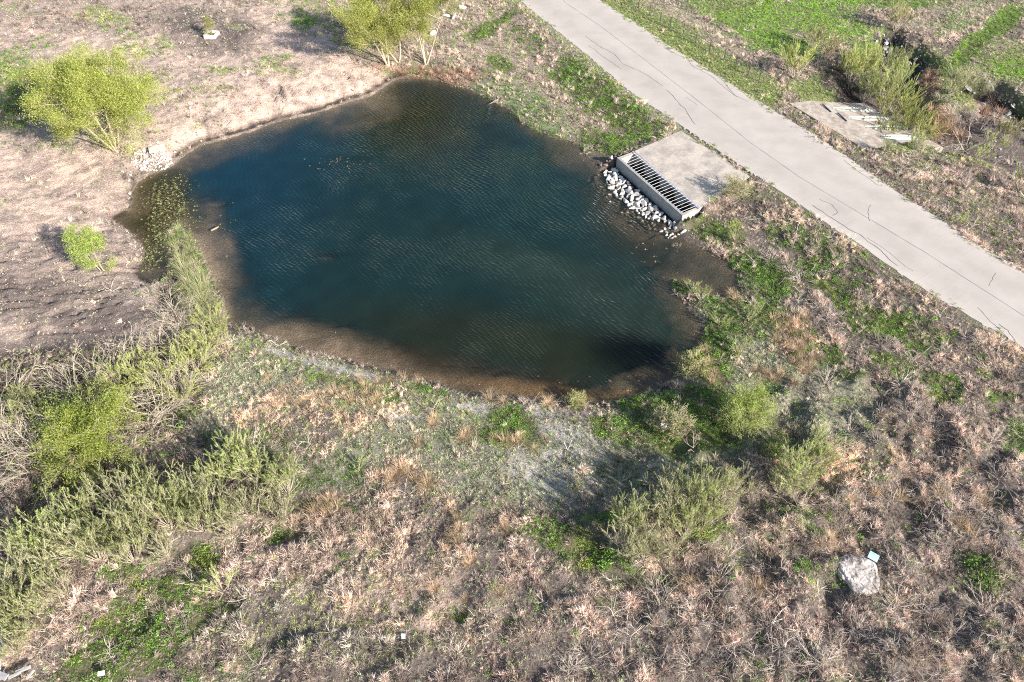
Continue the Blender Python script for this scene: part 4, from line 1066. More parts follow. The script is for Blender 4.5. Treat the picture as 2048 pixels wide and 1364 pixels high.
# dry grass and thatch
pts, rs = layer('d', 52, 22, 101, .8, .8, .38, .54)
n = len(pts); rot = np.stack([rs.normal(0, .22, n), rs.normal(0, .22, n), rs.uniform(0, 6.28, n)], 1)
big = fbm(pts[:, 0], pts[:, 1], 1.3, 3, 77)
scl = rs.uniform(.5, 1.05, n) * (.55 + .95 * sstep(.35, .7, big))
tint = field_at(dryc, pts[:, 0], pts[:, 1]) * rs.uniform(.72, 1.22, (n, 1)) * (1 + rs.normal(0, .03, (n, 3))) * (.62 + .75 * sstep(.3, .7, fbm(pts[:, 0], pts[:, 1], .9, 4, 79)))[:, None]
scatter('dry_grass', [proto_dry(30, .34, .20, .45, .014), proto_dry(28, .28, .26, .85, .014), proto_dry(26, .44, .14, .30, .014), proto_dry(30, .26, .34, 1.2, .015), proto_dry(26, .42, .40, 1.45, .012)], pts, rot, scl, tint)
# short cover
pts, rs = layer('s', 42, 26, 102, .5, 1.0)
n = len(pts); rot = np.stack([rs.normal(0, .15, n), rs.normal(0, .15, n), rs.uniform(0, 6.28, n)], 1); scl = rs.uniform(.5, 1.2, n)
tint = field_at(shoc, pts[:, 0], pts[:, 1]) * rs.uniform(.7, 1.4, (n, 1)); alt = rs.random(n) < .22
tint[alt] = np.array((.36, .31, .24)) * rs.uniform(.8, 1.2, (alt.sum(), 1))
scatter('short_grass', [proto_dry(30, .16, .30, .7, .015), proto_dry(28, .12, .36, .9, .016), proto_dry(22, .22, .18, .5, .015)], pts, rot, scl, tint)
# green weeds
pts, rs = layer('g', 15, 10, 103, .95, .7, .42, .56)
n = len(pts); rot = np.stack([rs.normal(0, .15, n), rs.normal(0, .15, n), rs.uniform(0, 6.28, n)], 1); scl = rs.uniform(.55, 1.35, n)
tint = np.array((.22, .36, .085)) * rs.uniform(.5, 1.6, (n, 1)); y_ = fbm(pts[:, 0], pts[:, 1], 2.5, 2, 78)[:, None]
tint = tint * (1 - .5 * sstep(.5, .75, y_)) + np.array((.30, .36, .07)) * .5 * sstep(.5, .75, y_)
scatter('green_weeds', [proto_weed(60, .22, .16, .055), proto_weed(50, .2, .22, .065), proto_weed(70, .28, .12, .045)], pts, rot, scl, tint)
# dead twigs lying through the brush
pts, rs = layer('t', 1.9, .8, 104, .6, 2.0)
n = len(pts); rot = np.stack([rs.normal(0, .25, n), rs.normal(0, .25, n), rs.uniform(0, 6.28, n)], 1); scl = rs.uniform(.5, 1.5, n)
tint = np.array((.58, .50, .43)) * rs.uniform(.55, 1.3, (n, 1))
scatter('dead_twigs', [proto_twig(i, 7, .7, .9, .0085) for i in range(6)], pts, rot, scl, tint)
# pebbles
pts, rs = layer('p', 22, 9, 105, .5, 2.0)
n = len(pts); rot = rs.uniform(0, 6.28, (n, 3)); scl = .05 + .14 * rs.random(n) ** 6 + .02
tint = np.array((.48, .40, .32)) * rs.uniform(.45, 1.35, (n, 1))
scatter('pebbles', [proto_pebble(60 + i) for i in range(4)], pts, rot, scl, tint)
# floating specks of pond weed at the inlet, dry leaves on the shoal
rs = np.random.default_rng(9)
sp_ = []
for cu, cv, ru, rv, k in [(330,395,50,45,420),(320,470,34,60,420),(360,430,40,60,160),(670,328,44,20,30),(300,510,20,30,120),(1150,760,200,30,14),(1300,520,50,60,20),(440,450,50,60,20)]:
    for _ in range(k):
        u = rs.normal(cu, ru * .5); v = rs.normal(cv, rv * .5); x, y = P(u, v, .02)
        if ground_z(x, y) < -.01: sp_.append((x, y, .02))
sp_ = np.array(sp_); n = len(sp_)
tint = np.where((sp_[:, :1] > -18), np.array([[.30, .21, .16]]), np.array([[.22, .23, .11]])) * rs.uniform(.5, 1.8, (n, 1))
scatter('pond_weed', [proto_weed(7, .10, .02, .07)], sp_, np.stack([np.zeros(n), np.zeros(n), rs.uniform(0, 6.28, n)], 1), rs.uniform(.6, 1.5, n), tint)
# ------------------------------------------------------------------ trees, shrubs, clumps: each one a thing
M_bark = simple('pale bark', (.42, .34, .25), .75, 1.2, 5, .9)
M_stem = simple('pale dry stems', (.44, .38, .29), .7, 1.2, 4, .9)
M_deadb = simple('dead grey stems', (.46, .39, .34), .65, 1.2, 3, .9)
M_lf_willow = leaf_material('willow leaves', (.31, .37, .09), (.44, .46, .14), .45)
M_lf_bright = leaf_material('fresh bright leaves', (.38, .46, .10), (.47, .53, .13), .45)
M_lf_broom = leaf_material('broom foliage', (.30, .37, .11), (.46, .50, .21), .4)
M_lf_pale = leaf_material('pale foliage', (.48, .53, .20), (.38, .46, .15), .4)
M_lf_dark = leaf_material('deep green leaves', (.11, .19, .045), (.18, .28, .06), .4)
M_lf_yellow = leaf_material('yellow willow leaves', (.43, .49, .12), (.56, .56, .19), .5)
M_lf_lime = leaf_material('soft lime leaves', (.46, .54, .17), (.40, .50, .13), .45)
M_lf_palebroom = leaf_material('pale broom foliage', (.42, .45, .22), (.50, .51, .29), .4)
M_lf_scrub = leaf_material('scrub leaves', (.46, .54, .13), (.58, .60, .24), .45)
M_lf_brown = leaf_material('olive brown foliage', (.30, .28, .13), (.38, .38, .15), .35)
M_lf_straw = leaf_material('straw blades', (.50, .38, .25), (.60, .44, .28), .35)
M_lf_rust = leaf_material('rusty fronds', (.50, .32, .22), (.44, .32, .24), .3)
M_lf_reed = leaf_material('reed blades', (.40, .44, .20), (.55, .51, .32), .4)

def crown_tree(seed, H, R, ntrunk, m_leaf, leaf=.16, nleaf=16000, base_r=.09, lean=(0, 0), low=.12, clump=.5, limbs=9):
    """several trunks, rising limbs, leaves round the outer twigs"""
    rs = np.random.default_rng(seed); lines = []
    for k in range(ntrunk):
        a = 6.28 * k / ntrunk + rs.uniform(-.5, .5); tilt = rs.uniform(.15, .55) if ntrunk > 1 else .05
        d = np.array([math.cos(a) * math.sin(tilt) + lean[0], math.sin(a) * math.sin(tilt) + lean[1], math.cos(tilt)]); d /= np.linalg.norm(d)
        p = np.array([math.cos(a), math.sin(a), 0]) * .12 * (ntrunk > 1)
        pts = [p]; nseg = 7; Lk = H * rs.uniform(.72, .95)
        for i in range(nseg):
            d = d + rs.normal(0, .07, 3) + np.array([0, 0, .03]); d /= np.linalg.norm(d); pts.append(pts[-1] + d * Lk / nseg)
        pts = np.array(pts); rad = np.linspace(base_r, base_r * .2, nseg + 1); lines.append((pts, rad, 3))
        nl = max(limbs, int(26 / ntrunk))
        for j in range(nl):
            t = rs.uniform(low, .97); q = np.array([np.interp(t * nseg, np.arange(nseg + 1), pts[:, c]) for c in range(3)])
            a2 = rs.uniform(0, 6.28); el = rs.uniform(-.05, .9); nd = np.array([math.cos(a2) * math.cos(el), math.sin(a2) * math.cos(el), math.sin(el)])
            branch_lines(rs, q, nd, R * (1.05 - .62 * t ** 1.5) * rs.uniform(.6, 1.0), 2, lines, base_r * .35, -.02, .45, 4, (3, 5))
    br = MB()
    for pts, r, l in lines: br.tube(pts, np.maximum(r, .010), 5 if l == 3 else 3, 1.0)
    me_b = br.mesh('branches', M_bark, True)
    tips = np.concatenate([np.concatenate([pts[-1:], pts[-2:-1], pts[1:2]]) for pts, r, l in lines if l < 2])
    dirs = np.concatenate([np.repeat((pts[-1] - pts[0])[None], 3, 0) for pts, r, l in lines if l < 2]); dirs /= np.linalg.norm(dirs, axis=1, keepdims=True)
    k = rs.integers(0, len(tips), nleaf); p = tips[k] + rs.normal(0, clump * .42, (nleaf, 3)) * np.array([1, 1, .75]); p[:, 2] = np.maximum(p[:, 2], .15)
    d = dirs[k] * .5 + rs.normal(0, .5, (nleaf, 3)) + np.array([0, 0, .25]); d /= np.linalg.norm(d, axis=1, keepdims=True)
    tipshade = rs.uniform(.7, 1.25, len(tips))
    lf = MB(); lf.blades(p - d * leaf * .5, p + d * leaf * .5, leaf * .24, tipshade[k] * rs.uniform(.75, 1.25, nleaf))
    return me_b, lf.mesh('foliage', m_leaf)

def broom(seed, H, nst, m_leaf, tuft=26, tilt=(.2, 1.15), blade=.22, up=.10, dens=9, fw=.016, wind=(0, 0), m_st=None, spr=.2):
    """a fan of pale stems whose upper parts carry upright narrow leaves"""
    rs = np.random.default_rng(seed); br = MB(); bs, ts, shd = [], [], []
    for k in range(nst):
        a = rs.uniform(0, 6.28); ti = rs.uniform(*tilt); d = np.array([math.cos(a) * math.sin(ti), math.sin(a) * math.sin(ti), math.cos(ti)])
        d[0] += wind[0]; d[1] += wind[1]; d /= np.linalg.norm(d)
        pts = [np.array([math.cos(a), math.sin(a), 0]) * rs.uniform(0, .18)]; ns = 6; L_ = H * rs.uniform(.75, 1.15)
        for i in range(ns):
            d = d + rs.normal(0, .07, 3) + np.array([0, 0, up]); d /= np.linalg.norm(d); pts.append(pts[-1] + d * L_ / ns)
        pts = np.array(pts); br.tube(pts, np.linspace(.020, .008, ns + 1), 4)
        for j in range(dens):
            t = rs.uniform(.35, 1.0); q = np.array([np.interp(t * ns, np.arange(ns + 1), pts[:, c]) for c in range(3)])
            nd = d + rs.normal(0, .38, 3) + np.array([0, 0, .15]); nd /= np.linalg.norm(nd); l2_ = H * rs.uniform(.16, .34)
            sp = np.array([q, q + nd * l2_ * .5 + rs.normal(0, .02, 3), q + nd * l2_]); br.tube(sp, [.010, .008, .005], 3)
            tt = rs.uniform(.1, 1.05, tuft); b = q + nd * l2_ * tt[:, None] + rs.normal(0, .018, (tuft, 3))
            dd = nd + rs.normal(0, spr, (tuft, 3)) + np.array([0, 0, .25]); dd /= np.linalg.norm(dd, axis=1, keepdims=True)
            bs.append(b); ts.append(b + dd * blade * rs.uniform(.6, 1.2, (tuft, 1))); shd.append(np.full(tuft, rs.uniform(.65, 1.3)) * (.7 + .5 * tt) * rs.uniform(.8, 1.2, tuft))
    lf = MB(); lf.blades(np.concatenate(bs), np.concatenate(ts), fw, np.concatenate(shd))
    return br.mesh('stems', m_st or M_stem), lf.mesh('foliage', m_leaf)
def dead_bush(seed, H, n, tilt=(.3, 1.3), m=None, rad=.02):
    rs = np.random.default_rng(seed); out = []
    for k in range(n):
        a = rs.uniform(0, 6.28); ti = rs.uniform(*tilt); d = np.array([math.cos(a) * math.sin(ti), math.sin(a) * math.sin(ti), math.cos(ti)])
        branch_lines(rs, np.array([math.cos(a), math.sin(a), 0]) * .08, d, H * rs.uniform(.6, 1.1), 2, out, rad, .03, .42, 5, (2, 4))
    mb = MB()
    for pts, r, l in out: mb.tube(pts, r, 3, rs.uniform(.7, 1.25))
    return mb.mesh('stems', m or M_deadb)
def arching(seed, H, n, m, w=.03, spread=.35):
    rs = np.random.default_rng(seed); mb = MB()
    a = rs.uniform(0, 6.28, n); r = spread * np.sqrt(rs.random(n)); p = np.stack([r * np.cos(a), r * np.sin(a), np.zeros(n)], 1)
    a2 = a + rs.normal(0, .6, n); L_ = H * rs.uniform(.6, 1.15, n); li = rs.uniform(.15, .9, n)
    P0 = p; Ws = []; shd = rs.uniform(.65, 1.3, n); side = np.stack([-np.sin(a2), np.cos(a2), np.zeros(n)], 1) * w * .5
    Vv = []
    for i, t in enumerate((0, .3, .6, .85, 1.0)):
        ang = li * (.5 + 1.1 * t); P1 = p + np.stack([np.cos(a2) * np.sin(ang) * L_ * t, np.sin(a2) * np.sin(ang) * L_ * t, np.cos(ang) * L_ * t], 1)
        k = (1 - t * .85); Vv += [P1 - side * k, P1 + side * k]
    V = np.stack(Vv, 1).reshape(-1, 3); i0 = np.arange(n)[:, None] * 10
    F = np.concatenate([i0 + np.array([2 * j, 2 * j + 1, 2 * j + 3, 2 * j + 2]) for j in range(4)])
    mb.add(V, F, np.repeat(shd, 10)); return mb.mesh('blades', m)

def place(parts, u, v, sc, label, cat, name, group=None, rz=None, tilt=(0, 0), base=None, sz=1.0):
    """a thing: an Empty at its base with its parts; copies share mesh data"""
    x, y, zg = base if base is not None else G(u, v)
    e = obj(name, None, None, (x, y, zg - .03), (tilt[0], tilt[1], rr_.uniform(0, 6.28) if rz is None else rz), (sc, sc, sc * sz))
    e.empty_display_size = .3
    for pn, me in parts: obj(pn, me, e)
    return tag(e, label, cat, group)
def single(meshes, u, v, sc, label, cat, name, group=None, z=None):
    x, y, zg = G(u, v); me = meshes[rr_.randrange(len(meshes))]
    o = obj(name, me, None, (x, y, zg - .02), (rr_.uniform(-.12, .12), rr_.uniform(-.12, .12), rr_.uniform(0, 6.28)), sc * rr_.uniform(.85, 1.15)); return tag(o, label, cat, group)

# the big willow on the left bank
b, l = crown_tree(1, 9.2, 5.3, 9, M_lf_willow, .19, 95000, .12, (-.14, .13), low=.18, clump=.8, limbs=7)
place([('trunk', b), ('crown', l)], 234, 303, 1.0, 'broad yellow-green willow with many pale trunks on the left bank above the rubble', 'tree', 'willow_tree', rz=0)
# three trees at the head of the pond
b, l = crown_tree(2, 8.4, 3.9, 3, M_lf_yellow, .19, 30000, .12, (-.12, .16), low=.34, clump=.75, limbs=7)
place([('trunk', b), ('crown', l)], 776, 132, 1.0, 'yellow-green tree with twin leaning trunks, left one at the head of the pond', 'tree', 'willow_tree', rz=0)
b2, l2_ = crown_tree(3, 9.6, 3.8, 2, M_lf_yellow, .19, 28000, .13, (0, .14), low=.38, clump=.75, limbs=8)
place([('trunk', b2), ('crown', l2_)], 797, 124, 1.0, 'tallest upright tree in the middle of the group at the head of the pond', 'tree', 'willow_tree', rz=.3)
b3, l3_ = crown_tree(4, 8.2, 3.7, 3, M_lf_willow, .19, 26000, .12, (.02, .14), low=.38, clump=.75, limbs=7)
place([('trunk', b3), ('crown', l3_)], 852, 129, 1.0, 'forked pale-trunk tree on the right of the group at the head of the pond', 'tree', 'willow_tree', rz=0)
# small tree and sapling
b, l = crown_tree(25, 5.2, 1.2, 2, M_lf_lime, .15, 11000, .05, (-.10, .06), low=.15, clump=.5, limbs=11)
place([('trunk', b), ('crown', l)], 205, 541, 1.0, 'slim young tree alone on the muddy flat left of the inlet', 'tree', 'young_tree', rz=0)
b, l = crown_tree(6, 2.6, .8, 1, M_lf_willow, .13, 1800, .035, clump=.28)
place([('trunk', b), ('crown', l)], 424, 70, 1.0, 'small thin sapling growing out of the white box frame', 'sapling', 'sapling')
# round bright bushes
b, l = crown_tree(7, 3.3, 3.1, 6, M_lf_bright, .16, 30000, .05, clump=.45)
place([('branches', b), ('foliage', l)], 205, 902, 1.0, 'big round bright lime bush in front of the left thicket', 'bush', 'round_bush')
b, l = crown_tree(8, 2.8, 1.7, 7, M_lf_lime, .13, 16000, .03, clump=.32)
place([('branches', b), ('foliage', l)], 1485, 843, 1.0, 'full pale green bush standing between the south-east shore and the brush', 'bush', 'round_bush')
b, l = crown_tree(9, 1.9, 1.2, 6, M_lf_pale, .13, 1500, .02, clump=.3)
place([('branches', b), ('foliage', l)], 1345, 860, 1.0, 'thin see-through pale shrub just above the white board', 'shrub', 'thin_shrub')
place([('branches', b), ('foliage', l)], 1310, 850, .55, 'low pale shrub left of the see-through one above the white board', 'shrub', 'thin_shrub')
place([('branches', b), ('foliage', l)], 1466, 392, 1.05, 'thin leafy shrub throwing its shadow over the corner of the culvert slab', 'shrub', 'thin_shrub')
b, l = crown_tree(10, 1.2, .8, 5, M_lf_bright, .11, 1600, .015, clump=.22)
place([('branches', b), ('foliage', l)], 1151, 808, .85, 'small yellow-green bush alone at the water line of the south shore', 'bush', 'small_bush')
place([('branches', b), ('foliage', l)], 1386, 744, 1.35, 'bright little bush where the east shore turns the corner', 'bush', 'small_bush')
b, l = crown_tree(12, 3.0, 2.3, 6, M_lf_broom, .2, 6500, .035, clump=.42)
dk, dl = crown_tree(13, 1.8, 1.1, 5, M_lf_dark, .15, 2600, .025, clump=.3)
bigbroom = [('stems', 0), ('foliage', 0)]

BR = [broom(100 + i, 2.1, 24, M_lf_broom, 44, (.15, 1.1), .13, .10, 9, .012, wind=(-.22, .30), spr=.28) for i in range(4)]
BRP = [broom(110 + i, 2.0, 26, M_lf_palebroom, 34, (.2, 1.1), .13, .10, 8, .012, wind=(-.15, .25), spr=.28) for i in range(3)]
WIL = [broom(120 + i, 2.2, 22, M_lf_scrub, 34, (.3, 1.25), .12, .04, 9, .018, spr=.5) for i in range(3)]
SPR = [broom(130 + i, 1.1, 12, M_lf_pale, 22, (.2, 1.1), .13, .06, 6, .014) for i in range(3)]
BRN = [broom(140 + i, 2.2, 20, M_lf_brown, 20, (.1, .95)) for i in range(2)]
SPW = [broom(145 + i, 2.6, 14, M_lf_willow, 30, (.1, .9), .17, .06, 10, .020) for i in range(2)]
DB = [dead_bush(150 + i, 1.5, 16) for i in range(5)]
DBL = [dead_bush(160 + i, 2.0, 20, (.6, 1.45), M_stem, .024) for i in range(3)]
STRAW = [arching(170 + i, .95, 90, M_lf_straw, .020, .2) for i in range(4)]
REED = [arching(180 + i, 1.5, 170, M_lf_reed, .022, .45) for i in range(4)]
RUST = [arching(190 + i, 1.1, 110, M_lf_rust, .05, .4) for i in range(2)]
WEED = []
for i in range(3):
    mb = MB(); n = 260; rs = np.random.default_rng(200 + i); p = rs.normal(0, .32, (n, 3)) * np.array([1, 1, .55]); p[:, 2] = np.abs(p[:, 2]) + .03
    d = rs.normal(0, 1, (n, 3)); d /= np.linalg.norm(d, axis=1, keepdims=True); mb.blades(p - d * .06, p + d * .06, .06, rs.uniform(.6, 1.4, n))
    WEED.append(mb)
WEED_B = [w.mesh('leaf_clump', M_lf_bright) for w in WEED]; WEED_G = [w.mesh('leaf_clump', M_lf_dark) for w in WEED]
def two(pair, f='foliage', s='stems'): return [(s, pair[0]), (f, pair[1])]

place(two(BR[0]), 1588, 960, 1.35, 'large dark green broom shrub in the brush east of the bare strip', 'shrub', 'broom_shrub')
place(two(BR[1]), 1620, 925, 1.15, 'broom shrub growing against the right side of the large one in the brush', 'shrub', 'broom_shrub')
place(two(BRP[0]), 1560, 985, .9, 'paler broom shrub at the near foot of the large one in the brush', 'shrub', 'broom_shrub')
place([('branches', dk), ('foliage', dl)], 1548, 915, .9, 'small leafy bush with rounder leaves at the left of the large broom shrub', 'bush', 'small_bush')
# lower-left thicket
low = [(470,930,1.15),(520,960,1.2),(575,985,1.1),(440,975,1.1),(395,1000,1.0),(500,1025,1.1),(560,1040,1.0),(350,1010,.95),(300,1010,1.15),(345,1055,1.1),(410,1060,1.1),(460,1065,.95),
       (240,1015,1.1),(280,1060,1.15),(225,1075,1.1),(180,1050,1.05),(110,1080,1.2),(60,1110,1.2),(150,1110,1.1),(20,1170,1.25),(80,1170,1.1),(200,1120,1.0),(10,1240,1.1),(70,1235,1.0),(270,1120,.9),(330,1110,.9),(130,1190,.95),(30,1300,.8)]
for i, (u, v, s) in enumerate(low):
    p = (BR + BRP)[i % 7]
    place(two(p), u, v, s * rr_.uniform(.9, 1.1), 'green broom shrub with pale fanned stems in the long lower-left thicket', 'shrub', 'broom_shrub', 'broom shrubs of the lower-left thicket', tilt=(rr_.uniform(-.1, .1), rr_.uniform(-.1, .1)))
place(two(SPR[0]), 446, 1182, 1.35, 'lone pale spiky shrub below the lower-left thicket', 'shrub', 'spiky_shrub')
place(two(SPR[1]), 716, 938, .7, 'small lone green sprig plant in the middle of the dry slope', 'plant', 'sprig_plant')
place(two(SPR[1]), 1150, 978, .6, 'small lone green sprig at the shaded edge of the bare strip', 'plant', 'sprig_plant')
# thicket centre-right
mid = [(1255,1100,1.2),(1300,1060,1.25),(1350,1030,1.2),(1240,1060,1.0),(1395,1010,1.15),(1440,1000,1.1),(1330,1100,1.1),(1290,1120,.9),(1370,1075,1.0),(1410,1050,1.0),(1470,985,.95),(1340,985,1.0)]
for i, (u, v, s) in enumerate(mid):
    place(two((BRP + BR[:2])[i % 5]), u, v, s * .95, 'pale green broom shrub in the thicket below the bare strip', 'shrub', 'broom_shrub', 'broom shrubs of the middle thicket')
# willow scrub between mud and south shore
scr = [(430,650,.75),(438,680,.8),(410,705,.85),(395,740,.85),(345,745,.75),(330,775,.85),(285,735,.75),(280,775,.8),(235,775,.75),(375,715,.8),(190,790,.6),(60,815,.65),(90,810,.6),(25,850,.7),(120,825,.6),(160,845,.8),(370,800,.7),(45,800,.5)]
for i, (u, v, s) in enumerate(scr):
    place(two(WIL[i % 3]), u, v, s, 'yellow-green willow scrub between the muddy flat and the south shore', 'shrub', 'willow_scrub', 'willow scrub along the muddy flat')
for u, v, s in [(20,800,1.1),(150,780,1.1),(190,750,1.0),(230,745,1.0),(270,700,.9),(320,705,.9),(350,690,.9),(60,850,1.1),(130,880,1.0),(300,860,.9),(180,800,1.0),(360,650,.9),(390,690,.8),(355,790,1.1),(320,830,1.1),(300,800,1.0),(40,900,1.2),(90,900,1.2),(110,850,1.1),(10,880,1.2),(70,940,1.0),(345,765,1.0),(380,770,.9)]:
    place([('stems', DBL[rr_.randrange(3)])], u, v, s, 'bare pale stems arching out of the willow scrub on the left', 'dead shrub', 'dead_shrub', 'bare arching shrubs in the left scrub')
for u, v, s in [(330,590,.6),(345,620,.7),(360,650,.6),(300,590,.5),(370,625,.6)]:
    place([('stems', DBL[rr_.randrange(3)])], u, v, s, 'tangle of bare brown stems over the little pools behind the reeds', 'dead shrub', 'dead_shrub', 'bare stems over the little pools')
# reeds between inlet and pond
for i, (u, v, s) in enumerate([(368,425,.4),(360,460,.6),(375,480,.7),(352,495,.7),(385,505,.8),(362,520,.8),(392,530,.85),(372,545,.9),(398,555,.9),(382,570,.95),(405,580,1.0),(388,595,1.0),(410,605,1.0),(395,620,1.0),(418,628,.9),(430,618,.8),(355,535,.7),(345,475,.5),(424,650,.9),(400,640,.9)]):
    single(REED, u, v, s * .95, 'arching pale green reed clump on the spit between inlet and pond', 'reeds', 'reed_clump', 'reed clumps on the spit')
single(REED, 375, 415, .3, 'tiny reed tuft standing in the water above the spit', 'reeds', 'reed_clump')
for u, v in [(380,345),(386,348)]: single(REED, u, v, .28, 'few thin stalks rising from open water beside the rubble heap', 'reeds', 'reed_clump', 'thin stalks by the rubble heap')
# east shore shrubs
for i, (u, v, s, lab) in enumerate([(1385,582,.75,'pale shrub on the very tip of the east spit'), (1402,598,.8,'grey-green shrub second from the tip of the east spit'), (1440,648,.85,'pale shrub at the middle of the east shore, nearer the water'),
                       (1500,640,1.0,'wide pale shrub in the green patch inland of the east shore'), (1475,700,.9,'soft green shrub between the tan grass tufts and the shore'), (1470,480,.9,'soft green shrub on the slope beside the culvert wall')]):
    place(two(SPR[i % 3]), u, v, s * 1.15, lab, 'shrub', 'spiky_shrub')
for (u, v, s, lab) in [(1355,498,.45,'white dead sprig standing in the shallow cove'), (1540,520,.8,'bare grey shrub above the cove'), (1600,560,.9,'bare brown shrub on the slope under the road'), (1655,640,1.0,'dark bare shrub in the hollow right of the cove'), (1580,545,.7,'fallen grey branch cluster near the cove')]:
    place([('stems', DB[rr_.randrange(5)])], u, v, s, lab, 'dead shrub', 'dead_shrub')
# dead brush of the south-east, each bush its own
seb = [(1700,860),(1760,880),(1820,830),(1680,930),(1600,1010),(1740,1010),(1850,950),(1930,900),(1990,960),(1900,1020),(1320,1210),(1400,1250),(1310,1190),(1420,1190),(1500,1220),(1540,1150),(1480,1290),(1390,1330),(1560,1290),
       (1180,1300),(1140,1330),(1600,1240),(1640,1320),(1720,1260),(1780,1300),(1840,1220),(1900,1270),(1960,1220),(2010,1290),(1820,1150),(1780,1210),(1690,1060),(1860,1080),(2000,1060),(1950,1330),(1560,1340),(1260,1250),(1450,1150),
       (1920,830),(1860,870),(1990,880),(1650,900),(2020,1180),(1880,1340),(1230,1330),(1590,1090),(1770,1080)]
for u, v in seb:
    place([('stems', DB[rr_.randrange(5)])], u + rr_.uniform(-10, 10), v + rr_.uniform(-8, 8), rr_.uniform(.5, .95), 'grey leafless brush in the dry south-east corner', 'dead shrub', 'dead_shrub', 'leafless brush of the south-east', sz=.8)
for u, v, s in [(1650,770,.8),(1640,800,.8),(1800,770,.8),(1720,600,.7),(1880,700,.6),(1960,690,.6),(1760,690,.7)]:
    place([('stems', DB[rr_.randrange(5)])], u, v, s, 'grey leafless bush on the slope below the road', 'dead shrub', 'dead_shrub', 'leafless bushes below the road')
# straw tufts one can count
for grp, lab, lst in [('peach grass tufts east of the shore', 'tall peach-tan grass tuft in the green cover east of the shore',
      [(1585,672),(1600,690),(1612,702),(1590,705),(1605,720),(1618,735),(1580,655),(1615,680),(1597,650),(1625,716),(1590,728),(1556,662),(1553,684),(1546,640),(1612,640),(1570,640),(1420,730),(1430,755),(1410,705),(1425,770),(1535,748),(1560,752),(1515,742),(1545,762),(1590,770),(1605,745),(1470,600),(1465,590)]),
     ('tan tufts along the south shore', 'single tan grass tuft in the short cover along the south shore',
      [(730,775),(750,810),(690,780),(670,790),(735,790),(757,795),(980,800),(1006,806),(1095,812),(1100,808),(865,850),(868,838),(925,880),(935,870),(835,890),(990,880),(1010,885),(1045,880),(1030,886),(620,800),(640,790),(598,770),(565,782),(540,760),(700,805),(650,815),(720,760),(780,765),(808,762),(838,764),(760,765),(600,810),(575,800),(1070,900),(1090,880)]),
     ('orange grass tufts on the dry slope', 'orange-tan grass tuft on the middle of the dry slope',
      [(790,955),(800,940),(815,950),(780,965),(830,960),(760,950),(855,975),(858,965),(912,1040),(918,1060),(905,1075),(915,1090),(640,1015),(660,1005),(675,1020),(630,1030),(655,1030),(605,1045),(1010,1060),(940,1130)]),
     ('tan tufts in the lower brush', 'large tan bunchgrass among the brush near the bottom',
      [(1380,1170),(1360,1175),(1432,1165),(1510,1180),(1525,1175),(1640,1090),(1660,1080),(940,1280),(930,1200),(1000,1190),(870,1180),(590,1160),(1750,990),(1700,1000),(1800,1000),(1850,1000),(1880,990),(1920,1050),(1940,1070),(1960,1010)])]:
    for u, v in lst:
        if 'brush' in grp and v > 1150 and u < 1100: s = .8
        else: s = 1.0
        single(STRAW, u, v, s * rr_.uniform(.7, 1.05), lab, 'grass tuft', 'grass_tuft', grp)
# shrubs beyond the road
for (p, u, v, s, lab) in [(SPW[0],1590,158,1.3,'light green shrub at the end of the wire fence'), (SPW[1],1572,140,1.0,'smaller light green shrub just behind the one at the fence end'),
      (BRN[0],1650,118,1.3,'brownish thin shrub between the fence end and the channel thicket'), (BRN[1],1790,62,1.4,'brownish shrub leaning over the dark pit'),(BRN[0],1620,95,1.1,'brownish sparse shrub at the green field edge'),
      (SPW[0],1768,285,1.0,'sparse yellow-green shrub growing right in front of the sloped culvert end'), (BRP[1],1900,185,1.3,'pale brushy shrub on the ridge between pit and ditch'), (BRP[2],1925,165,1.2,'pale brushy shrub at the foot of the green strip'),
      (DBL[0],1930,300,1.3,'bare grey fan of stems beside the dark ditch'), (SPR[0],1955,318,1.3,'light green spiky shrub at the foot of the bare fan of stems'), (SPR[1],1985,300,1.4,'green spiky shrub right of the bare fan of stems'),
      (SPW[1],2040,385,1.1,'thin green shrub at the right edge below the ditch'), (BRN[1],2010,280,1.0,'brown-green shrub right of the dark ditch'), (SPR[2],1912,445,.9,'low green shrub on the far verge of the road')]:
    parts = two(p) if isinstance(p, tuple) else [('stems', p)]
    place(parts, u, v, s, lab, 'shrub' if len(parts) == 2 else 'dead shrub', 'shrub' if len(parts) == 2 else 'dead_shrub')
for i, (u, v, s) in enumerate([(1700,175,1.6),(1740,160,1.7),(1725,205,1.6),(1770,200,1.7),(1790,230,1.6),(1760,245,1.5),(1800,175,1.5),(1720,140,1.3),(1690,150,1.2),(1810,250,1.3),(1775,145,1.4),(1822,262,1.2),(1845,285,1.1),(1800,275,1.1),(1830,300,.9),(1775,305,.7)]):
    place(two((SPW + BR)[i % 4]), u, v, s * .85, 'tall yellow-green shrub of the channel thicket behind the sloped culvert', 'shrub', 'channel_shrub', 'shrubs of the channel thicket')
for u, v, s in [(1880,250,1.1),(1865,225,1.0),(1900,262,1.1),(1870,265,1.0),(1890,240,.9),(1855,180,.9),(1858,160,.8),(1920,275,.9),(1985,205,.9),(1965,225,.9),(2000,225,.8)]:
    single(RUST, u, v, s, 'rust-brown dead frond clump in the channel beyond the road', 'dead plant', 'rusty_clump', 'rusty fronds in the channel')
for u, v, s in [(1900,230,1.0),(1880,205,1.0),(1960,260,1.2),(1990,250,1.0),(1840,310,.8),(1870,320,.8),(2020,330,1.0),(1905,310,.9),(1940,250,1.1)]:
    place([('stems', DB[rr_.randrange(5)])], u, v, s, 'grey leafless brush in the channel beyond the road', 'dead shrub', 'dead_shrub', 'leafless brush of the channel')
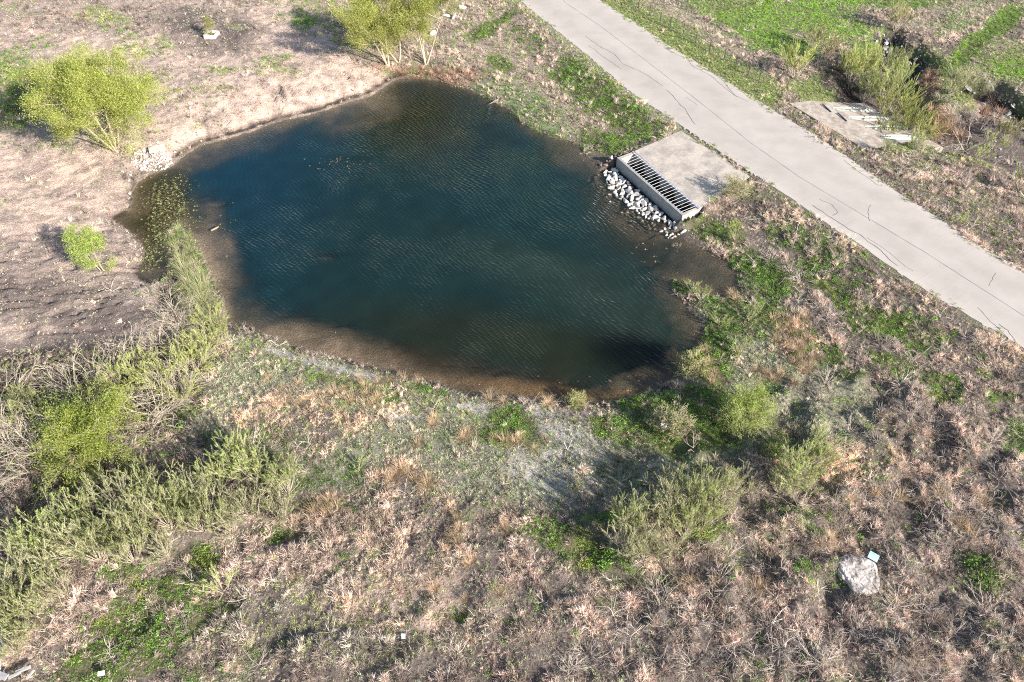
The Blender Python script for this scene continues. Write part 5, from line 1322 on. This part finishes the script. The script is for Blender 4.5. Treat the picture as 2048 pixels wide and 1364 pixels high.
for u, v, s in [(850,140,1.0),(820,140,1.0),(880,145,.9),(800,145,.8),(905,150,.8),(840,148,.8),(865,150,.8)]:
    single(RUST, u, v, s * .7, 'reddish dry clump on the bank under the trees', 'dead plant', 'rusty_clump', 'reddish clumps under the trees')
# bright leafy weeds one can pick out
for (u, v, s, col_, lab) in [(268,1165,.8,1,'bright yellow-green weed below the lower-left thicket'),(280,1185,.7,1,'lower of the two bright weeds below the lower-left thicket'),(408,1122,.9,1,'bright green weed patch right of the thicket foot'),(1172,1130,.8,1,'tall bright yellow-green weed left of the middle thicket'),
      (1185,1120,.6,0,'darker weed beside the tall bright one left of the middle thicket'),(1410,1065,.8,1,'yellow-green weed at the right end of the middle thicket'),(1440,385,.9,1,'bright leafy weed at the right edge of the culvert slab'),(1425,400,.7,1,'small leafy weed on the lower corner of the culvert slab'),
      (1470,1142,.5,1,'single bright weed between the leafless brush'),(1960,742,.6,1,'single yellow-green weed below the road on the right'),(1470,450,.9,1,'light green weed beside the culvert end wall'),(210,1240,.7,1,'bright weed in the green patch bottom left'),(1960,1145,1.6,0,'low dark green bush in the dry brush right of the flat rock'),(1975,1165,1.4,0,'green grassy tuft at the near side of the low dark bush')]:
    place([('leaves', (WEED_B if col_ else WEED_G)[rr_.randrange(3)])], u, v, s, lab, 'weed', 'leafy_weed')
# fallen branches
for (u, v, u2, v2, h, lab) in [(975,215,1012,203,.15,'pale fallen branch lying into the water on the north-east shore'),(420,1070,560,985,.8,'long pale bare branch lying across the thicket edge'),(300,600,220,470,.1,'x')]:
    if lab == 'x': continue
    a = Vector(G(u, v)); b = Vector(G(u2, v2)); out = []; rs = np.random.default_rng(int(u)); d = np.array(b - a); LL = np.linalg.norm(d); branch_lines(rs, np.array([0., 0, .15]), d / LL, LL, 2, out, .05, 0, .35, 7, (3, 5))
    mb = MB(); [mb.tube(np.maximum(p_, [-99, -99, .03]), r, 4) for p_, r, l in out]
    o = obj('fallen_branch', mb.mesh('fallen_branch', M_stem), None, (a.x, a.y, a.z + h)); tag(o, lab, 'branch')
x, y, zg = G(424, 466); o = obj('floating_log', MB().tube([(0, 0, 0), (.3, .25, .02), (.55, .5, .05)], [.07, .08, .05], 6, cap=True).mesh('floating_log', M_rockt)); o.location = (x, y, .03); tag(o, 'short dark log floating on the left shallows', 'log')

# ------------------------------------------------------------------ rows one can follow by eye: say which one
ORD = 'first second third fourth fifth sixth seventh eighth ninth tenth eleventh twelfth thirteenth fourteenth fifteenth sixteenth'.split()
def ordered(group, rows, text):
    """rows: number of depth bands; text(row, ordinal) -> label"""
    os_ = [o for o in scene.objects if o.get('group') == group and o.get('category')]
    os_.sort(key=lambda o: o.location.y - .35 * o.location.x)
    n = len(os_); per = math.ceil(n / rows)
    for r in range(rows):
        band = sorted(os_[r * per:(r + 1) * per], key=lambda o: o.location.x)
        for i, o in enumerate(band):
            if i < len(ORD): o['label'] = text[r] % ORD[i]
ordered('broom shrubs of the lower-left thicket', 2, ['green broom shrub, %s from the left along the near edge of the left thicket', 'green broom shrub, %s from the left along the far edge of the left thicket'])
ordered('broom shrubs of the middle thicket', 2, ['pale broom shrub, %s from the left, near row of the thicket below the pond', 'pale broom shrub, %s from the left, far row of the thicket below the pond'])
ordered('willow scrub along the muddy flat', 2, ['yellow-green scrub, %s from the left, near side of the left scrub belt', 'yellow-green scrub, %s from the left, muddy side of the left scrub belt'])
ordered('shrubs of the channel thicket', 1, ['tall yellow-green shrub, %s from the left in the thicket behind the sloped culvert'])
ordered('reed clumps on the spit', 2, ['arching reed clump, %s from the left on the wide near half of the spit', 'arching reed clump, %s from the left on the narrow far half of the spit'])
ordered('bare arching shrubs in the left scrub', 2, ['bare arching shrub, %s from the left, near side of the left scrub belt', 'bare arching shrub, %s from the left, muddy side of the left scrub belt'])
ordered('leafless bushes below the road', 1, ['grey leafless bush, %s from the left on the slope below the road'])
ordered('bare stems over the little pools', 1, ['tangle of bare brown stems, %s from the left over the little pools'])
ordered('leafless brush of the channel', 1, ['grey leafless brush, %s from the left in the channel beyond the road'])
